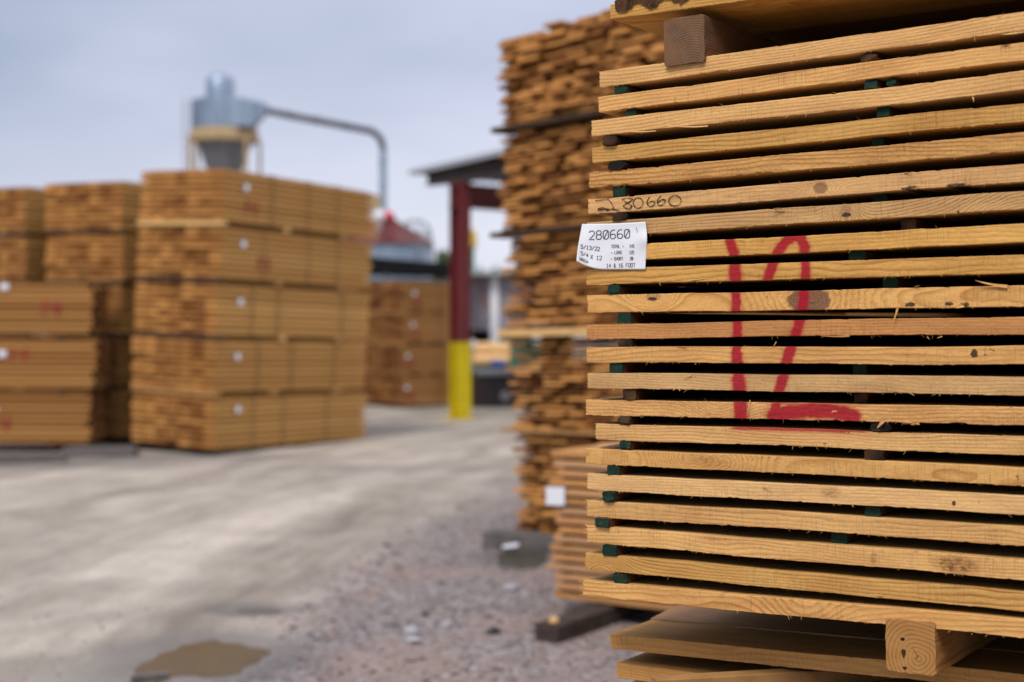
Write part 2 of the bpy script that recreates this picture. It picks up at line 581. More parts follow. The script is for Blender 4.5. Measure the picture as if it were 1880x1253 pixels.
gx = np.concatenate([np.linspace(-900, -40, 14)[:-1], np.linspace(-40, -8, 28)[:-1], np.linspace(-8, 4, 200)[:-1], np.linspace(4, 40, 30)[:-1], np.linspace(40, 900, 14)])
gy = np.concatenate([np.linspace(-300, -8, 12)[:-1], np.linspace(-8, 4.6, 24)[:-1], np.linspace(4.6, 18, 260)[:-1], np.linspace(18, 60, 70)[:-1], np.linspace(60, 1800, 24)])
GX, GY = np.meshgrid(gx, gy)
GZ = ground_z(GX, GY)
nx, ny = len(gx), len(gy)
gv = np.stack([GX.ravel(), GY.ravel(), GZ.ravel()], 1)
idx = np.arange(nx * ny).reshape(ny, nx)
gf = np.stack([idx[:-1, :-1].ravel(), idx[:-1, 1:].ravel(), idx[1:, 1:].ravel(), idx[1:, :-1].ravel()], 1)

T = NT('yard_ground')
co = T.obj()
tt = T.at('track')
ws = T.at('wet')
X_, Y_, Z_ = T.sep(co)
edge_n = T.noise(co, 1.6, 4.0, 0.6)
gm = T.rng(T.m('ADD', tt, T.m('MULTIPLY', T.m('SUBTRACT', edge_n, 0.5), 1.2)), -0.35, 0.55, 0, 1, True)
st1 = T.noise(T.vm('ADD', T.comb(T.m('MULTIPLY', tt, 1.25), T.m('MULTIPLY', Y_, 0.20), 0.0), T.vm('SCALE', T.noise(co, 0.55, 2.0, col=True), sc=1.1)), 1.0, 4.0, 0.6)
st2 = T.noise(T.comb(T.m('MULTIPLY', tt, 7.0), T.m('MULTIPLY', Y_, 0.6), 3.0), 1.0, 3.0, 0.6)
fine = T.noise(co, 26, 4.0, 0.65)
dirt = T.mix(T.rng(T.m('ADD', T.m('MULTIPLY', st1, 0.85), T.m('MULTIPLY', st2, 0.22)), 0.38, 0.70, 0, 1), (0.235, 0.198, 0.158), (0.52, 0.452, 0.378))
dirt = T.vm('SCALE', dirt, sc=T.m('MULTIPLY', T.rng(fine, 0.3, 0.7, 0.84, 1.12), T.rng(T.noise(co, 2.3, 4.0, 0.65), 0.3, 0.7, 0.84, 1.12)))
vo = T.n('TexVoronoi')
T.set(vo.inputs['Vector'], co)
vo.inputs['Scale'].default_value = 50
vo2 = T.n('TexVoronoi')
T.set(vo2.inputs['Vector'], co)
vo2.inputs['Scale'].default_value = 22
vr = T.sep(vo.outputs['Color'])
vr2 = T.sep(vo2.outputs['Color'])
grav = T.ramp(vr[0], [(0.0, (0.095, 0.080, 0.080)), (0.45, (0.22, 0.187, 0.178)), (0.75, (0.30, 0.225, 0.19)), (1.0, (0.44, 0.415, 0.425))])
grav = T.mix(T.rng(vr2[1], 0.72, 0.9, 0, 0.7), grav, (0.36, 0.335, 0.34))
pk = T.noise(co, 1.1, 3.0, 0.6)
grav = T.mix(T.rng(pk, 0.45, 0.62, 0, 0.65), grav, (0.34, 0.245, 0.205))
col = T.mix(gm, dirt, grav)
wetn = T.m('ADD', ws, T.m('MULTIPLY', T.m('SUBTRACT', edge_n, 0.5), 0.5))
col = T.mix(T.rng(wetn, 0.12, 0.75, 0, 0.62, True), col, (0.140, 0.128, 0.120))
hh = T.m('ADD', T.m('MULTIPLY', T.m('MULTIPLY', vo.outputs['Distance'], gm), -1.0), T.m('MULTIPLY', fine, 0.5))
T.bump(hh, 0.7, 0.02)
M['ground'] = T.fin(col, T.rng(wetn, 0.2, 0.8, 0.9, 0.6), 0.2)
ground = mesh_obj('ground', gv, gf, M['ground'], smooth=True)
ground['kind'] = 'structure'
attr(ground, 'track', np.clip(track_t(GX, GY), -30, 30).ravel())
wet = np.zeros_like(GX)
for (px, py, rx, ry, a) in ((365, 1205, 0.56, 0.60, 1.0), (470, 1117, 0.30, 0.20, 1.0), (945, 1020, 0.30, 0.35, 0.9), (200, 1240, 0.6, 0.6, 0.6), (790, 860, 2.2, 0.4, 0.55), (60, 850, 2.4, 1.0, 0.75), (300, 840, 2.0, 0.55, 0.8)):
    c = on_ground(px, py)
    wet = np.maximum(wet, a * np.exp(-(((GX - c.x) / rx) ** 2 + ((GY - c.y) / ry) ** 2) ** 1.5))
attr(ground, 'wet', wet.ravel())


def gz(x, y):
    return float(ground_z(np.array([x]), np.array([y]))[0])


def puddle(name, pts, mat, label, lift):
    P = [on_ground(*p) for p in pts]
    # smooth closed outline
    out = []
    n = len(P)
    for i in range(n):
        for k in range(5):
            t = k / 5
            a, b, c, e = P[i - 1], P[i], P[(i + 1) % n], P[(i + 2) % n]
            out.append(0.5 * ((2 * b) + (c - a) * t + (2 * a - 5 * b + 4 * c - e) * t * t + (3 * b - a - 3 * c + e) * t ** 3))
    c = sum(out, Vector()) / len(out)
    out = [c + (p - c) * (1 + 0.10 * math.sin(q * 0.9 + len(out)) * math.sin(q * 0.37) + 0.02 * math.sin(q * 2.3)) for q, p in enumerate(out)]
    zl = -0.014 + lift
    vs = [(p.x, p.y, zl) for p in out] + [(p.x, p.y, zl - 0.03) for p in out]
    k = len(out)
    fs = [tuple(range(k))] + [(i, i + k, (i + 1) % k + k, (i + 1) % k) for i in range(k)]
    o = mesh_obj(name, vs, fs, mat)
    o['kind'] = 'structure'
    return o


T = NT('muddy_water')
co = T.obj()
n = T.noise(co, 5, 4.0, 0.6)
T.bump(T.noise(co, 14, 3.0), 0.15, 0.004)
M['mud'] = T.fin(T.mix(n, (0.085, 0.062, 0.034), (0.150, 0.112, 0.064)), 0.22, 0.25)
T = NT('clear_puddle')
co = T.obj()
M['puddle2'] = T.fin(T.mix(T.noise(co, 9, 4.0), (0.05, 0.045, 0.035), (0.10, 0.085, 0.06)), 0.12, 0.4)
T = NT('wet_mud')
co = T.obj()
M['wetmud'] = T.fin(T.mix(T.noise(co, 9, 4.0), (0.10, 0.086, 0.070), (0.16, 0.14, 0.118)), 0.4, 0.2)
puddle('puddle', [(238, 1248), (262, 1218), (300, 1194), (340, 1181), (395, 1172), (440, 1178), (488, 1194), (470, 1213), (425, 1232), (372, 1238), (318, 1236), (290, 1250)], M['mud'], '', 0.003)
puddle('puddle', [(435, 1119), (470, 1111), (512, 1114), (508, 1122), (470, 1125)], M['wetmud'], '', 0.003)
puddle('puddle', [(915, 1030), (925, 1010), (990, 1005), (1000, 1030), (970, 1043), (935, 1045)], M['puddle2'], '', 0.003)

# loose gravel (uncountable pebbles) as one object
rs = np.random.RandomState(5)
NPB = 7000
ico = bmesh.new()
bmesh.ops.create_icosphere(ico, subdivisions=1, radius=1)
ico.verts.ensure_lookup_table()
iv = np.array([v.co[:] for v in ico.verts])
iF = np.array([[v.index for v in fc.verts] for fc in ico.faces])
ico.free()
allv, allf, allt = [], [], []
cnt = 0
while cnt < NPB:
    y = 5.4 + 9 * rs.rand() ** 1.6
    x = -3.6 + 5.6 * rs.rand()
    t_ = float(track_t(np.array([x]), np.array([y]))[0])
    if t_ < 0.35 and rs.rand() > max(0.04, (t_ + 0.25) / 0.6):
        continue
    if any(((x - on_ground(q[0], q[1]).x) / q[2]) ** 2 + ((y - on_ground(q[0], q[1]).y) / q[3]) ** 2 < 1.1 for q in PADS):
        continue
    sz = 0.004 + 0.011 * rs.rand() ** 2.5 + (0.016 * rs.rand() if rs.rand() < 0.08 else 0)
    if t_ < 0.02:
        sz = min(sz, 0.009)
    R_ = Matrix.Rotation(rs.rand() * 6.28, 3, 'Z')
    s3 = np.array([1 + 0.6 * rs.rand(), 0.8 + 0.4 * rs.rand(), 0.45 + 0.3 * rs.rand()]) * sz
    vv = (iv * (1 + 0.22 * rs.randn(len(iv), 1))) * s3
    vv = vv @ np.array(R_).T + np.array([x, y, gz(x, y) + sz * 0.25])
    allv.append(vv)
    allf.append(iF + cnt * len(iv))
    allt.append(np.full(len(iv), rs.rand()))
    cnt += 1
T = NT('gravel_stone')
gcol = T.ramp(T.at('tint'), [(0.0, (0.10, 0.085, 0.09)), (0.45, (0.22, 0.19, 0.195)), (0.7, (0.30, 0.225, 0.20)), (0.95, (0.34, 0.30, 0.30)), (1.0, (0.42, 0.41, 0.44))])
M['gravel'] = T.fin(gcol, 0.85, 0.2)
gr = mesh_obj('gravel', np.concatenate(allv), np.concatenate(allf), M['gravel'])
attr(gr, 'tint', np.concatenate(allt))
gr['label'] = 'loose purple grey gravel along the edge of the pale dirt track'
gr['category'] = 'gravel'
gr['kind'] = 'stuff'


def stone(px, py, r, mat, label):
    p = on_ground(px, py)
    rs2 = np.random.RandomState(int(px))
    bm = bmesh.new()
    bmesh.ops.create_icosphere(bm, subdivisions=2, radius=r)
    for v in bm.verts:
        k = 1 + 0.22 * math.sin(v.co.x / r * 2.3 + px) * math.cos(v.co.y / r * 1.9) + 0.1 * rs2.randn()
        v.co *= k
        v.co.z *= 0.6
    me = bpy.data.meshes.new('stone')
    bm.to_mesh(me)
    bm.free()
    me.materials.append(mat)
    o = bpy.data.objects.new('stone', me)
    link(o)
    o.location = (p.x, p.y, gz(p.x, p.y) + r * 0.25)
    tag(o, label, 'stone', 'larger stones in the gravel')


stone(905, 1163, 0.035, M['stone_dark'], 'dark stone in the gravel left of the black timber end')
stone(757, 1164, 0.045, M['stone_pale'], 'palest rounded stone in the gravel right of the puddle')
stone(780, 1128, 0.022, M['stone_dark'], 'small dark stone just above the pale rounded stone')
stone(940, 1085, 0.045, M['stone_pale'], 'pale stone in the gravel nearest the short gapped stack')
stone(820, 1150, 0.03, M['stone_pale'], 'small pale stone between the pale rounded stone and the dark stone')

# ------------------------------------------------------------------ nearest stack (sharp foreground)
D2 = Vector((0.815, -0.580, 0)).normalized()      # along the boards, to the right and towards the viewer
V2 = Vector((0.580, 0.815, 0)).normalized()       # into the stack
UP = Vector((0, 0, 1))
P0 = at(1085, 590, 2.9)


def plane_hit(px, py, depth=0.0):
    r = ray(px, py)
    o = P0 + V2 * depth
    k = (o - CAMP).dot(V2) / r.dot(V2)
    return CAMP + r * k


def uw(p):
    return (p - P0).dot(D2), p.z


NZ = 12


def board_mesh(name, M_, length, depth, th, seed, mat, step=0.0025, fine=0.98, rag=1.0, skew=0.0, fuzz=10, hair=10, hairs=None, features=None, fuzzlen=0.006):
    """front-edge detailed sawn board, local x along the length, y into the stack, z up (top at 0)"""
    rs = np.random.RandomState(seed)
    xs = np.concatenate([[0, 0.0012], np.arange(0.003, fine, step), np.linspace(fine, length, 12)])
    c = 0.0009
    prof = [(0.0, z) for z in np.linspace(-th + c, -c, NZ)]
    prof += [(c, 0), (0.005, 0), (0.02, 0), (0.07, 0), (0.16, 0), (depth, 0), (depth, -th), (0.16, -th), (0.07, -th), (0.02, -th), (0.005, -th), (c, -th)]
    prof = np.array(prof)
    n = len(prof)
    X = np.repeat(xs[:, None], n, 1)
    Yp = np.repeat(prof[None, :, 0], len(xs), 0).copy()
    Zp = np.repeat(prof[None, :, 1], len(xs), 0).copy()
    relz = (Zp + th) / th
    nearf = np.exp(-Yp / 0.012)
    # rough sawn front face and ragged arrises
    Yp += nearf * (0.0006 * vn2(X, Zp, seed + 1, 20, 50) + 0.00025 * vn2(X, Zp, seed + 2, 170, 260)) * rag
    def arris(s):
        e = 0.0004 * vn1(xs, s, 18) + 0.00018 * vn1(xs, s + 1, 120) + 0.00022 * vn1(xs, s + 2, 390)
        chip = np.maximum(vn1(xs, s + 3, 55) - 0.70, 0) * 0.0050 * rag
        return e * rag, chip
    et, ct = arris(seed * 7 + 11)
    eb, cb = arris(seed * 7 + 53)
    bow = 0.0013 * vn1(xs, seed * 3 + 5, 4) + 0.0006 * vn1(xs, seed * 3 + 6, 11)
    dzt = (et - ct)[:, None]
    dzb = (eb + cb - 0.7 * np.maximum(vn1(xs, seed + 99, 90) - 0.5, 0) * 0.003)[:, None]
    Zp += nearf * (dzt * relz + dzb * (1 - relz)) + bow[:, None]
    # cut end: ragged and maybe out of square
    endf = np.exp(-X / 0.004)
    X = X + endf * 0.0016 * vn2(Yp * 1.0 + 0.3, Zp, seed + 5, 220, 300) + skew * (Yp / depth) * np.exp(-X / 0.2)
    V = np.stack([X.ravel(), Yp.ravel(), Zp.ravel()], 1)
    k = len(xs)
    idx = np.arange(k * n).reshape(k, n)
    jn = np.roll(np.arange(n), -1)
    F = np.stack([idx[:-1, :].ravel(), idx[1:, :].ravel(), idx[1:, jn].ravel(), idx[:-1, jn].ravel()], 1)
    faces = [tuple(f) for f in F.tolist()]
    faces.append(tuple(int(i) for i in idx[0, ::1]))
    faces.append(tuple(int(i) for i in idx[-1, ::-1]))
    verts = [tuple(v) for v in V.tolist()]
    nmain = len(verts)

    def sliver(p, d, ln, wd, curl):
        b = len(verts)
        d = Vector(d).normalized()
        s1 = d.orthogonal().normalized()
        s2 = d.cross(s1)
        cv = Vector(curl)
        segs = 4
        for i in range(segs):
            t = i / segs
            c_ = Vector(p) + d * ln * t + cv * ln * t * t
            ww = wd * (1 - 0.85 * t)
            for a in (0, 2.1, 4.2):
                verts.append(tuple(c_ + (s1 * math.cos(a) + s2 * math.sin(a)) * ww))
        verts.append(tuple(Vector(p) + d * ln + cv * ln))
        for i in range(segs - 1):
            for a in range(3):
                a2 = (a + 1) % 3
                faces.append((b + i * 3 + a, b + i * 3 + a2, b + i * 3 + 3 + a2, b + i * 3 + 3 + a))
        e = b + (segs - 1) * 3
        for a in range(3):
            faces.append((e + a, e + (a + 1) % 3, b + segs * 3))
    R = rs.rand
    for i in range(int(fuzz * 1.6)):      # torn fibres round the sawn end
        zz = -th * (0.02 if R() < 0.62 else R())
        yy = 0.001 + (R() ** 1.5) * (depth * 0.7 if zz > -0.002 else 0.02)
        sliver((0.0005 + skew * yy / depth, yy, zz), (-1, -0.4 + 0.8 * R(), 0.5 * (R() - 0.25)), fuzzlen * (0.4 + R()), 0.00035 + 0.0003 * R(), (0, -0.3 * R(), (R() - 0.5) * 0.9))
    for i in range(int(hair * 1.7)):      # hanging splinters on the lower arris, a few on the upper one
        x0 = 0.01 + R() * 0.85
        low = R() < 0.75
        sliver((x0, 0.0, -th + 0.0005 if low else -0.0005), ((R() - 0.5) * 3.0, -0.15, -1 if low else 0.35), 0.003 + 0.006 * R() ** 2, 0.00030 + 0.0003 * R(), ((R() - 0.5) * 0.6, -0.2 * R(), 0))
    MI = M_.inverted()
    for h in (hairs or []):
        a, b2, wpx = h
        pa, pb = plane_hit(*a, depth=-0.001), plane_hit(*b2, depth=-0.004)
        la, lb = MI @ pa, MI @ pb
        dv = lb - la
        sliver(la, dv, dv.length, wpx * 0.0011, Vector((0, -0.10, 0)) + Vector((dv.z, 0, -dv.x)) * (0.12 / max(dv.length, 1e-4)))
    o = mesh_obj(name, verts, faces, mat)
    o.matrix_world = M_
    me = o.data
    me.polygons.foreach_set('use_smooth', [False] * len(me.polygons))
    if features:
        N_ = len(verts)
        pos = np.array(verts)
        Mw = np.array(M_)
        wp = pos @ Mw[:3, :3].T + Mw[:3, 3]
        U = (wp - np.array(P0)) @ np.array(D2)
        Wz = wp[:, 2]
        features(o, U, Wz, pos)
    return o


# spray paint strokes of the number, photo pixels -> plane coordinates, (points, half width px)
STROKES = [
    ([(1341, 443), (1348, 462), (1350, 480)], 9),
    ([(1350, 480), (1350, 496), (1351, 511)], 10.5),
    ([(1351, 511), (1351, 553), (1352, 602), (1354, 650)], 8.2),
    ([(1354, 650), (1356, 699)], 9.5),
    ([(1356, 699), (1359, 750), (1360, 772)], 12),
    ([(1409, 514), (1420, 484), (1435, 455), (1448, 440)], 8.5),
    ([(1448, 440), (1461, 433), (1472, 438), (1479, 458)], 9),
    ([(1479, 458), (1480, 496), (1476, 540)], 7.5),
    ([(1476, 540), (1474, 560), (1464, 600), (1450, 648), (1435, 702), (1424, 742), (1419, 770)], 8.5),
    ([(1419, 764), (1450, 757), (1490, 753), (1530, 757), (1566, 765)], 12),
]
STR = []
for pts, hw in STROKES:
    q = [uw(plane_hit(*p)) for p in pts]
    STR.append((np.array(q), hw * 1.17 / 950.0))
HAZE = [uw(plane_hit(*p)) for p in [(1350, 786), (1420, 788), (1500, 790), (1580, 795)]]


def poly_dist(U, W, P):
    best = np.full(len(U), 9.0)
    for a, b in zip(P[:-1], P[1:]):
        ab = b - a
        t = np.clip(((U - a[0]) * ab[0] + (W - a[1]) * ab[1]) / (ab @ ab), 0, 1)
        best = np.minimum(best, np.hypot(U - a[0] - t * ab[0], W - a[1] - t * ab[1]))
    return best


def features_for(row, knots=(), stains=(), browns=(), paint=False):
    def fn(o, U, Wz, pos):
        n = len(U)
        if paint:
            pt = np.zeros(n)
            wob = 0.0016 * vn2(U, Wz, 71, 140, 140)
            for q, hw in STR:
                dd = poly_dist(U, Wz, q) + wob
                soft = hw * 0.85
                pt = np.maximum(pt, 1 - sstep(hw - soft * 0.5, hw + soft * 0.55, dd))
                pt = np.maximum(pt, 0.20 * np.exp(-(np.maximum(dd - hw, 0) / 0.007) ** 2))
            if row == 15:
                dd = poly_dist(U, Wz, np.array(HAZE))
                yf = np.exp(-pos[:, 1] / 0.05)
                pt = np.maximum(pt, 0.85 * (pos[:, 2] > -0.0035) * sstep(0.02, 0.0, dd) * yf)
                pt = np.maximum(pt, 0.16 * sstep(0.045, 0.0, dd))
            if row == 14:
                dd = poly_dist(U, Wz, STR[-1][0])
                pt = np.maximum(pt, 0.55 * (pos[:, 2] > -0.003) * sstep(0.05, 0.015, dd))
            # paint reaches only a little way round the arris
            pt *= np.where(pos[:, 1] > 0.001, np.exp(-np.maximum(pos[:, 1] - 0.001, 0) / 0.02) * (pos[:, 2] > -0.01), 1.0)
            attr(o, 'paint', pt)
        gp = np.zeros(n)
        km = np.zeros(n)
        kr = np.zeros(n)
        for (px, py, rx, ry, amp, solid) in knots:
            cu, cw = uw(plane_hit(px, py))
            a, b = rx / 1000.0, ry / 1000.0
            rr = np.sqrt(((U - cu) / a) ** 2 + ((Wz - cw) / b) ** 2)
            rr = rr + 0.10 * vn2(U, Wz, 31 + row, 120, 160)
            gp += amp * np.exp(-(rr / 2.3) ** 2) + 0.35 * amp * np.exp(-(np.hypot((U - cu) / (a * 3.2), (Wz - cw) / (b * 2.2))) ** 2)
            if solid:
                km = np.maximum(km, solid * (1 - sstep(0.92, 1.06, rr)))
            kr = np.where(rr < 1.3, rr, kr)
        if knots:
            attr(o, 'gphase', gp)
            attr(o, 'knotm', km)
            attr(o, 'knotr', kr)
        for nm, lst in (('stain', stains), ('brown', browns)):
            if lst:
                s_ = np.zeros(n)
                for (px, py, rx, ry, a_) in lst:
                    cu, cw = uw(plane_hit(px, py))
                    rr = np.hypot((U - cu) / (rx / 1000.0), (Wz - cw) / (ry / 1000.0))
                    s_ = np.maximum(s_, a_ * (1 - sstep(0.4, 1.15, rr)))
                attr(o, nm, s_)
    return fn


# row: left x, top y, bottom y at the left end; top y, bottom y at the right frame edge
ROWS = [
    (1101, 132, 160, 22, 58.7), (1099, 179, 206, 76.6, 111), (1086, 222.6, 252, 130.5, 165), (1087.5, 271.5, 299.5, 189, 222.8),
    (1082, 317.5, 346.7, 243.8, 278), (1080, 366, 392.7, 300, 333.5), (1077, 409.6, 437, 351, 384), (1079, 454, 481, 409.7, 445),
    (1077, 496, 524.5, 466.5, 500), (1079, 543, 575.5, 524, 562), (1077, 596, 621, 582.6, 616), (1077, 638, 666, 636, 670),
    (1079, 685, 713, 693, 727), (1076, 734, 762, 748, 781), (1093.5, 778, 805.7, 800.7, 837), (1075.5, 824, 850.7, 858.7, 893.4),
    (1078.7, 870, 898, 910.7, 948), (1078.4, 918, 944.6, 967.6, 1006.5), (1078, 966, 996.6, 1029, 1066), (1074.6, 1017, 1046.5, 1086, 1121.7),
    (1070.7, 1066.8, 1093, 1139, 1174.6)]
NAMES = [
    'topmost pale board of the nearest stack, directly under the weathered square block',
    'pale board second from the top of the nearest stack, two green sticks under it',
    'pale board third from the top of the nearest stack, split along its lower edge',
    'saw-marked board fourth from the top of the nearest stack, above a rounded stick end',
    'pale board with torn left end, right above the one with the handwritten number',
    'pale board with a black handwritten number at its left end and small grey knot',
    'pale board behind the top of the white tag, with dark torn knot right of centre',
    'pale board behind the lower half of the white tag, top of the red number',
    'pale board just under the lower edge of the white paper tag',
    'pale board with a large round grey knot crossed by red paint',
    'reddish orange board across the middle of the nearest stack',
    'striped pale board just below the reddish one, black smudge near its right end',
    'pale fine-grained board second below the reddish one, with two red paint strokes',
    'pale board carrying the curved foot of the red painted number',
    'pale board right beneath the red number, its left end set back',
    'pale board with blotchy wavy figure, second below the foot of the red number',
    'pale board with small black knot hole, fifth from the bottom of the nearest stack',
    'pale board fourth from the bottom of the nearest stack, wavy grain along its edge',
    'pale board with rough dark brown patch, third from the bottom of the nearest stack',
    'pale board with swirling left end, second from the bottom of the nearest stack',
    'bottom board of the nearest stack, its left corner frayed into loose fibres']
FEAT = {
    3: dict(), 5: dict(),
    6: dict(knots=[(1506, 346, 13, 12, 4.0, 0.75)], stains=[(1672, 346, 26, 6, 0.75), (1755, 341, 30, 6, 0.8)]),
    7: dict(knots=[(1552, 390, 11, 13, 5.0, 0.35), (1890, 375, 50, 50, 9.0, 0.0)], stains=[(1553, 395, 14, 6, 0.9), (1758, 390, 4, 4, 0.9)]),
    8: dict(paint=True), 9: dict(paint=True),
    10: dict(paint=True, knots=[(1484, 551, 43, 24, 8.0, 1.0), (1198, 545, 17, 9, 6.0, 0.5)], stains=[(1197, 549, 15, 5, 0.95), (1408, 545, 3, 3, 0.9), (1670, 560, 16, 6, 0.85), (1742, 558, 12, 6, 0.85), (1770, 560, 16, 6, 0.7), (1478, 556, 40, 1.6, 0.7)]),
    11: dict(paint=True),
    12: dict(paint=True, stains=[(1790, 650, 9, 10, 0.95), (1812, 646, 18, 10, 0.55)]),
    13: dict(paint=True), 14: dict(paint=True, knots=[(1320, 752, 24, 30, 4.0, 0.0)]), 15: dict(paint=True, stains=[(1512, 815, 12, 4, 0.6)]),
    16: dict(knots=[(1250, 840, 25, 16, 7.0, 0.0), (1320, 850, 34, 16, 8.0, 0.0)], stains=[(1868, 877, 6, 9, 0.55)], browns=[(1300, 847, 60, 12, 0.35)]),
    17: dict(stains=[(1751, 925, 5, 6, 1.0), (1795, 921, 5, 5, 0.6)], browns=[(1525, 905, 24, 12, 0.6)]),
    19: dict(browns=[(1755, 1037, 46, 19, 0.95), (1605, 1025, 8, 14, 0.6)], stains=[(1740, 1037, 30, 14, 0.45)]),
    20: dict(knots=[(1105, 1040, 22, 18, 5.0, 0.0)]),
    21: dict(knots=[(1475, 1128, 30, 25, 4.0, 0.0)], browns=[(1330, 1093, 8, 10, 0.5)]),
}
HAIRS = {
    3: [((1205, 240), (1143, 249.5), 2.0), ((1300, 232), (1205, 241), 1.6), ((1785, 176), (1790, 188), 1.6)],
    1: [((1880, 58), (1838, 69), 2.6), ((1820, 38), (1838, 28), 1.6)],
    2: [((1838, 86), (1860, 78), 1.8)],
    6: [((1660, 318), (1676, 316), 1.6)],
    7: [((1422, 384), (1440, 381), 1.8), ((1440, 385), (1412, 391), 1.6)],
    8: [((1345, 442), (1368, 440), 1.5), ((1328, 444), (1345, 446), 1.3)],
    9: [((1300, 511), (1230, 522), 1.2)],
    10: [((1850, 527), (1790, 522), 3.2), ((1648, 566), (1643, 592), 2.2), ((1770, 562), (1755, 568), 2.4), ((1680, 527), (1690, 523), 1.2)],
    11: [((1560, 617), (1507, 623), 2.0), ((1702, 619), (1708, 624), 1.3), ((1730, 618), (1720, 622), 1.3), ((1095, 622), (1084, 626), 1.3)],
    12: [((1425, 628), (1421, 637), 1.3), ((1240, 638), (1265, 636), 1.5)],
    13: [((1270, 689), (1252, 695), 1.2), ((1240, 713), (1236, 718), 1.5), ((1245, 713), (1249, 718), 1.5), ((1670, 722), (1680, 726), 1.6)],
    14: [((1622, 772), (1612, 788), 4.2), ((1688, 778), (1672, 782), 2.6), ((1660, 776), (1690, 777), 3.0), ((1377, 735), (1374, 768), 1.1)],
    16: [((1400, 895), (1420, 897), 1.0)],
    20: [((1620, 1094), (1605, 1092), 1.4)],
}
GRP = 'boards of the nearest stickered stack'
row_boards = []
for i, (xl, ytl, ybl, ytr, ybr) in enumerate(ROWS):
    r = i + 1
    dj = {15: 0.004, 3: -0.004, 21: -0.006}.get(r, ((i * 37) % 7 - 3) * 0.0012)
    L = plane_hit(xl, ytl, dj)
    Rr = plane_hit(1880, ytr, dj)
    th = 0.5 * ((L - plane_hit(xl, ybl, dj)).length + (Rr - plane_hit(1880, ybr, dj)).length)
    xa = (Rr - L).normalized()
    ya = (V2 - xa * V2.dot(xa)).normalized()
    za = xa.cross(ya).normalized()
    Mb = fmat(xa, ya, za, L)
    ft = FEAT.get(r)
    o = board_mesh('board', Mb, 4.55, 0.29, th, 100 + r * 13, M['wood_red'] if r == 11 else M['wood'],
                   fuzz={21: 80, 5: 26, 12: 26, 18: 30, 14: 34, 19: 30, 16: 22, 13: 16}.get(r, 8), hair={9: 26, 14: 26, 13: 20}.get(r, 12),
                   fuzzlen={21: 0.013, 18: 0.008, 19: 0.010}.get(r, 0.005), rag={5: 1.6, 14: 1.7}.get(r, 1.0),
                   hairs=HAIRS.get(r), features=features_for(r, **ft) if ft is not None else None)
    tag(o, NAMES[i], 'board', GRP)
    row_boards.append((o, Mb, th))

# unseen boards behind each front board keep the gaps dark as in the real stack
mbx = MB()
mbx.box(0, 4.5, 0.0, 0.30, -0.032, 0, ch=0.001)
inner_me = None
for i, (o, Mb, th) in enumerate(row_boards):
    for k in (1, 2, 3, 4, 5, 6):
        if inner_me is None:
            io = mbx.build('board', M['wood_shaded'])
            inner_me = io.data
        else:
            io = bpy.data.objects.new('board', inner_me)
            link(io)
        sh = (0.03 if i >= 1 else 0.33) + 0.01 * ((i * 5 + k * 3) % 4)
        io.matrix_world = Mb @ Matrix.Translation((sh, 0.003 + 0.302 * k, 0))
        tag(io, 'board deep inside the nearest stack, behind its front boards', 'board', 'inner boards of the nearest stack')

# splits on the third and fourth board: long slivers lifting from the lower arris are in HAIRS

# sticks between the boards: (row above, x0, x1, tone, recess)
ORD = ['first', 'second', 'third', 'fourth', 'fifth', 'sixth', 'seventh', 'eighth', 'ninth', 'tenth', 'eleventh', 'twelfth', 'thirteenth', 'fourteenth', 'fifteenth', 'sixteenth', 'seventeenth', 'eighteenth', 'nineteenth', 'twentieth', 'twenty-first']
STICKS = [
    (1, 1128, 1152, 'g', 0, 0), (2, 1148, 1167, 'g', 0.004, 0), (3, 1106, 1131, 'k', -0.004, 1), (4, 1115, 1146, 'k', -0.006, 2), (5, 1124, 1148, 'g', 0.002, 0),
    (6, 1123, 1150, 'k', 0.0, 1), (7, 1125, 1150, 'g', 0.01, 0), (8, 1118, 1143, 'g', 0.01, 0), (9, 1116, 1138, 'g', 0.0, 1), (10, 1133, 1158, 'g', 0.003, 0), (11, 1134, 1160, 'k', 0.004, 0), (12, 1118, 1143, 'g', 0.001, 0),
    (13, 1143, 1167, 'k', 0.003, 0), (14, 1134, 1157, 'k', 0.0, 1), (15, 1136, 1157, 'g', 0.004, 1), (16, 1114, 1137, 'g', 0.0, 0), (17, 1105, 1128, 'g', -0.003, 1),
    (18, 1092, 1117, 'g', -0.010, 0), (19, 1106, 1132, 'g', -0.004, 0), (20, 1126, 1151, 'g', 0.003, 0),
    (1, 1579, 1612, 'k', 0.002, 2), (2, 1587, 1611, 'g', 0.004, 0), (2, 1625, 1648, 'g', 0.006, 3), (3, 1609, 1634, 'g', 0.006, 0), (4, 1600, 1623, 'g', 0.030, 0), (6, 1601, 1630, 'g', 0.032, 0),
    (7, 1654, 1682, 'k', 0.02, 0), (8, 1558, 1590, 'g', 0.012, 1), (9, 1620, 1649, 'g', 0.022, 0), (12, 1566, 1592, 'g', 0.026, 0), (13, 1568, 1592, 'k', 0.025, 0), (14, 1598, 1633, 'k', 0.004, 1),
    (15, 1586, 1622, 'k', 0.002, 1), (17, 1587, 1617, 'g', 0.012, 1), (18, 1526, 1556, 'g', 0.020, 0)]
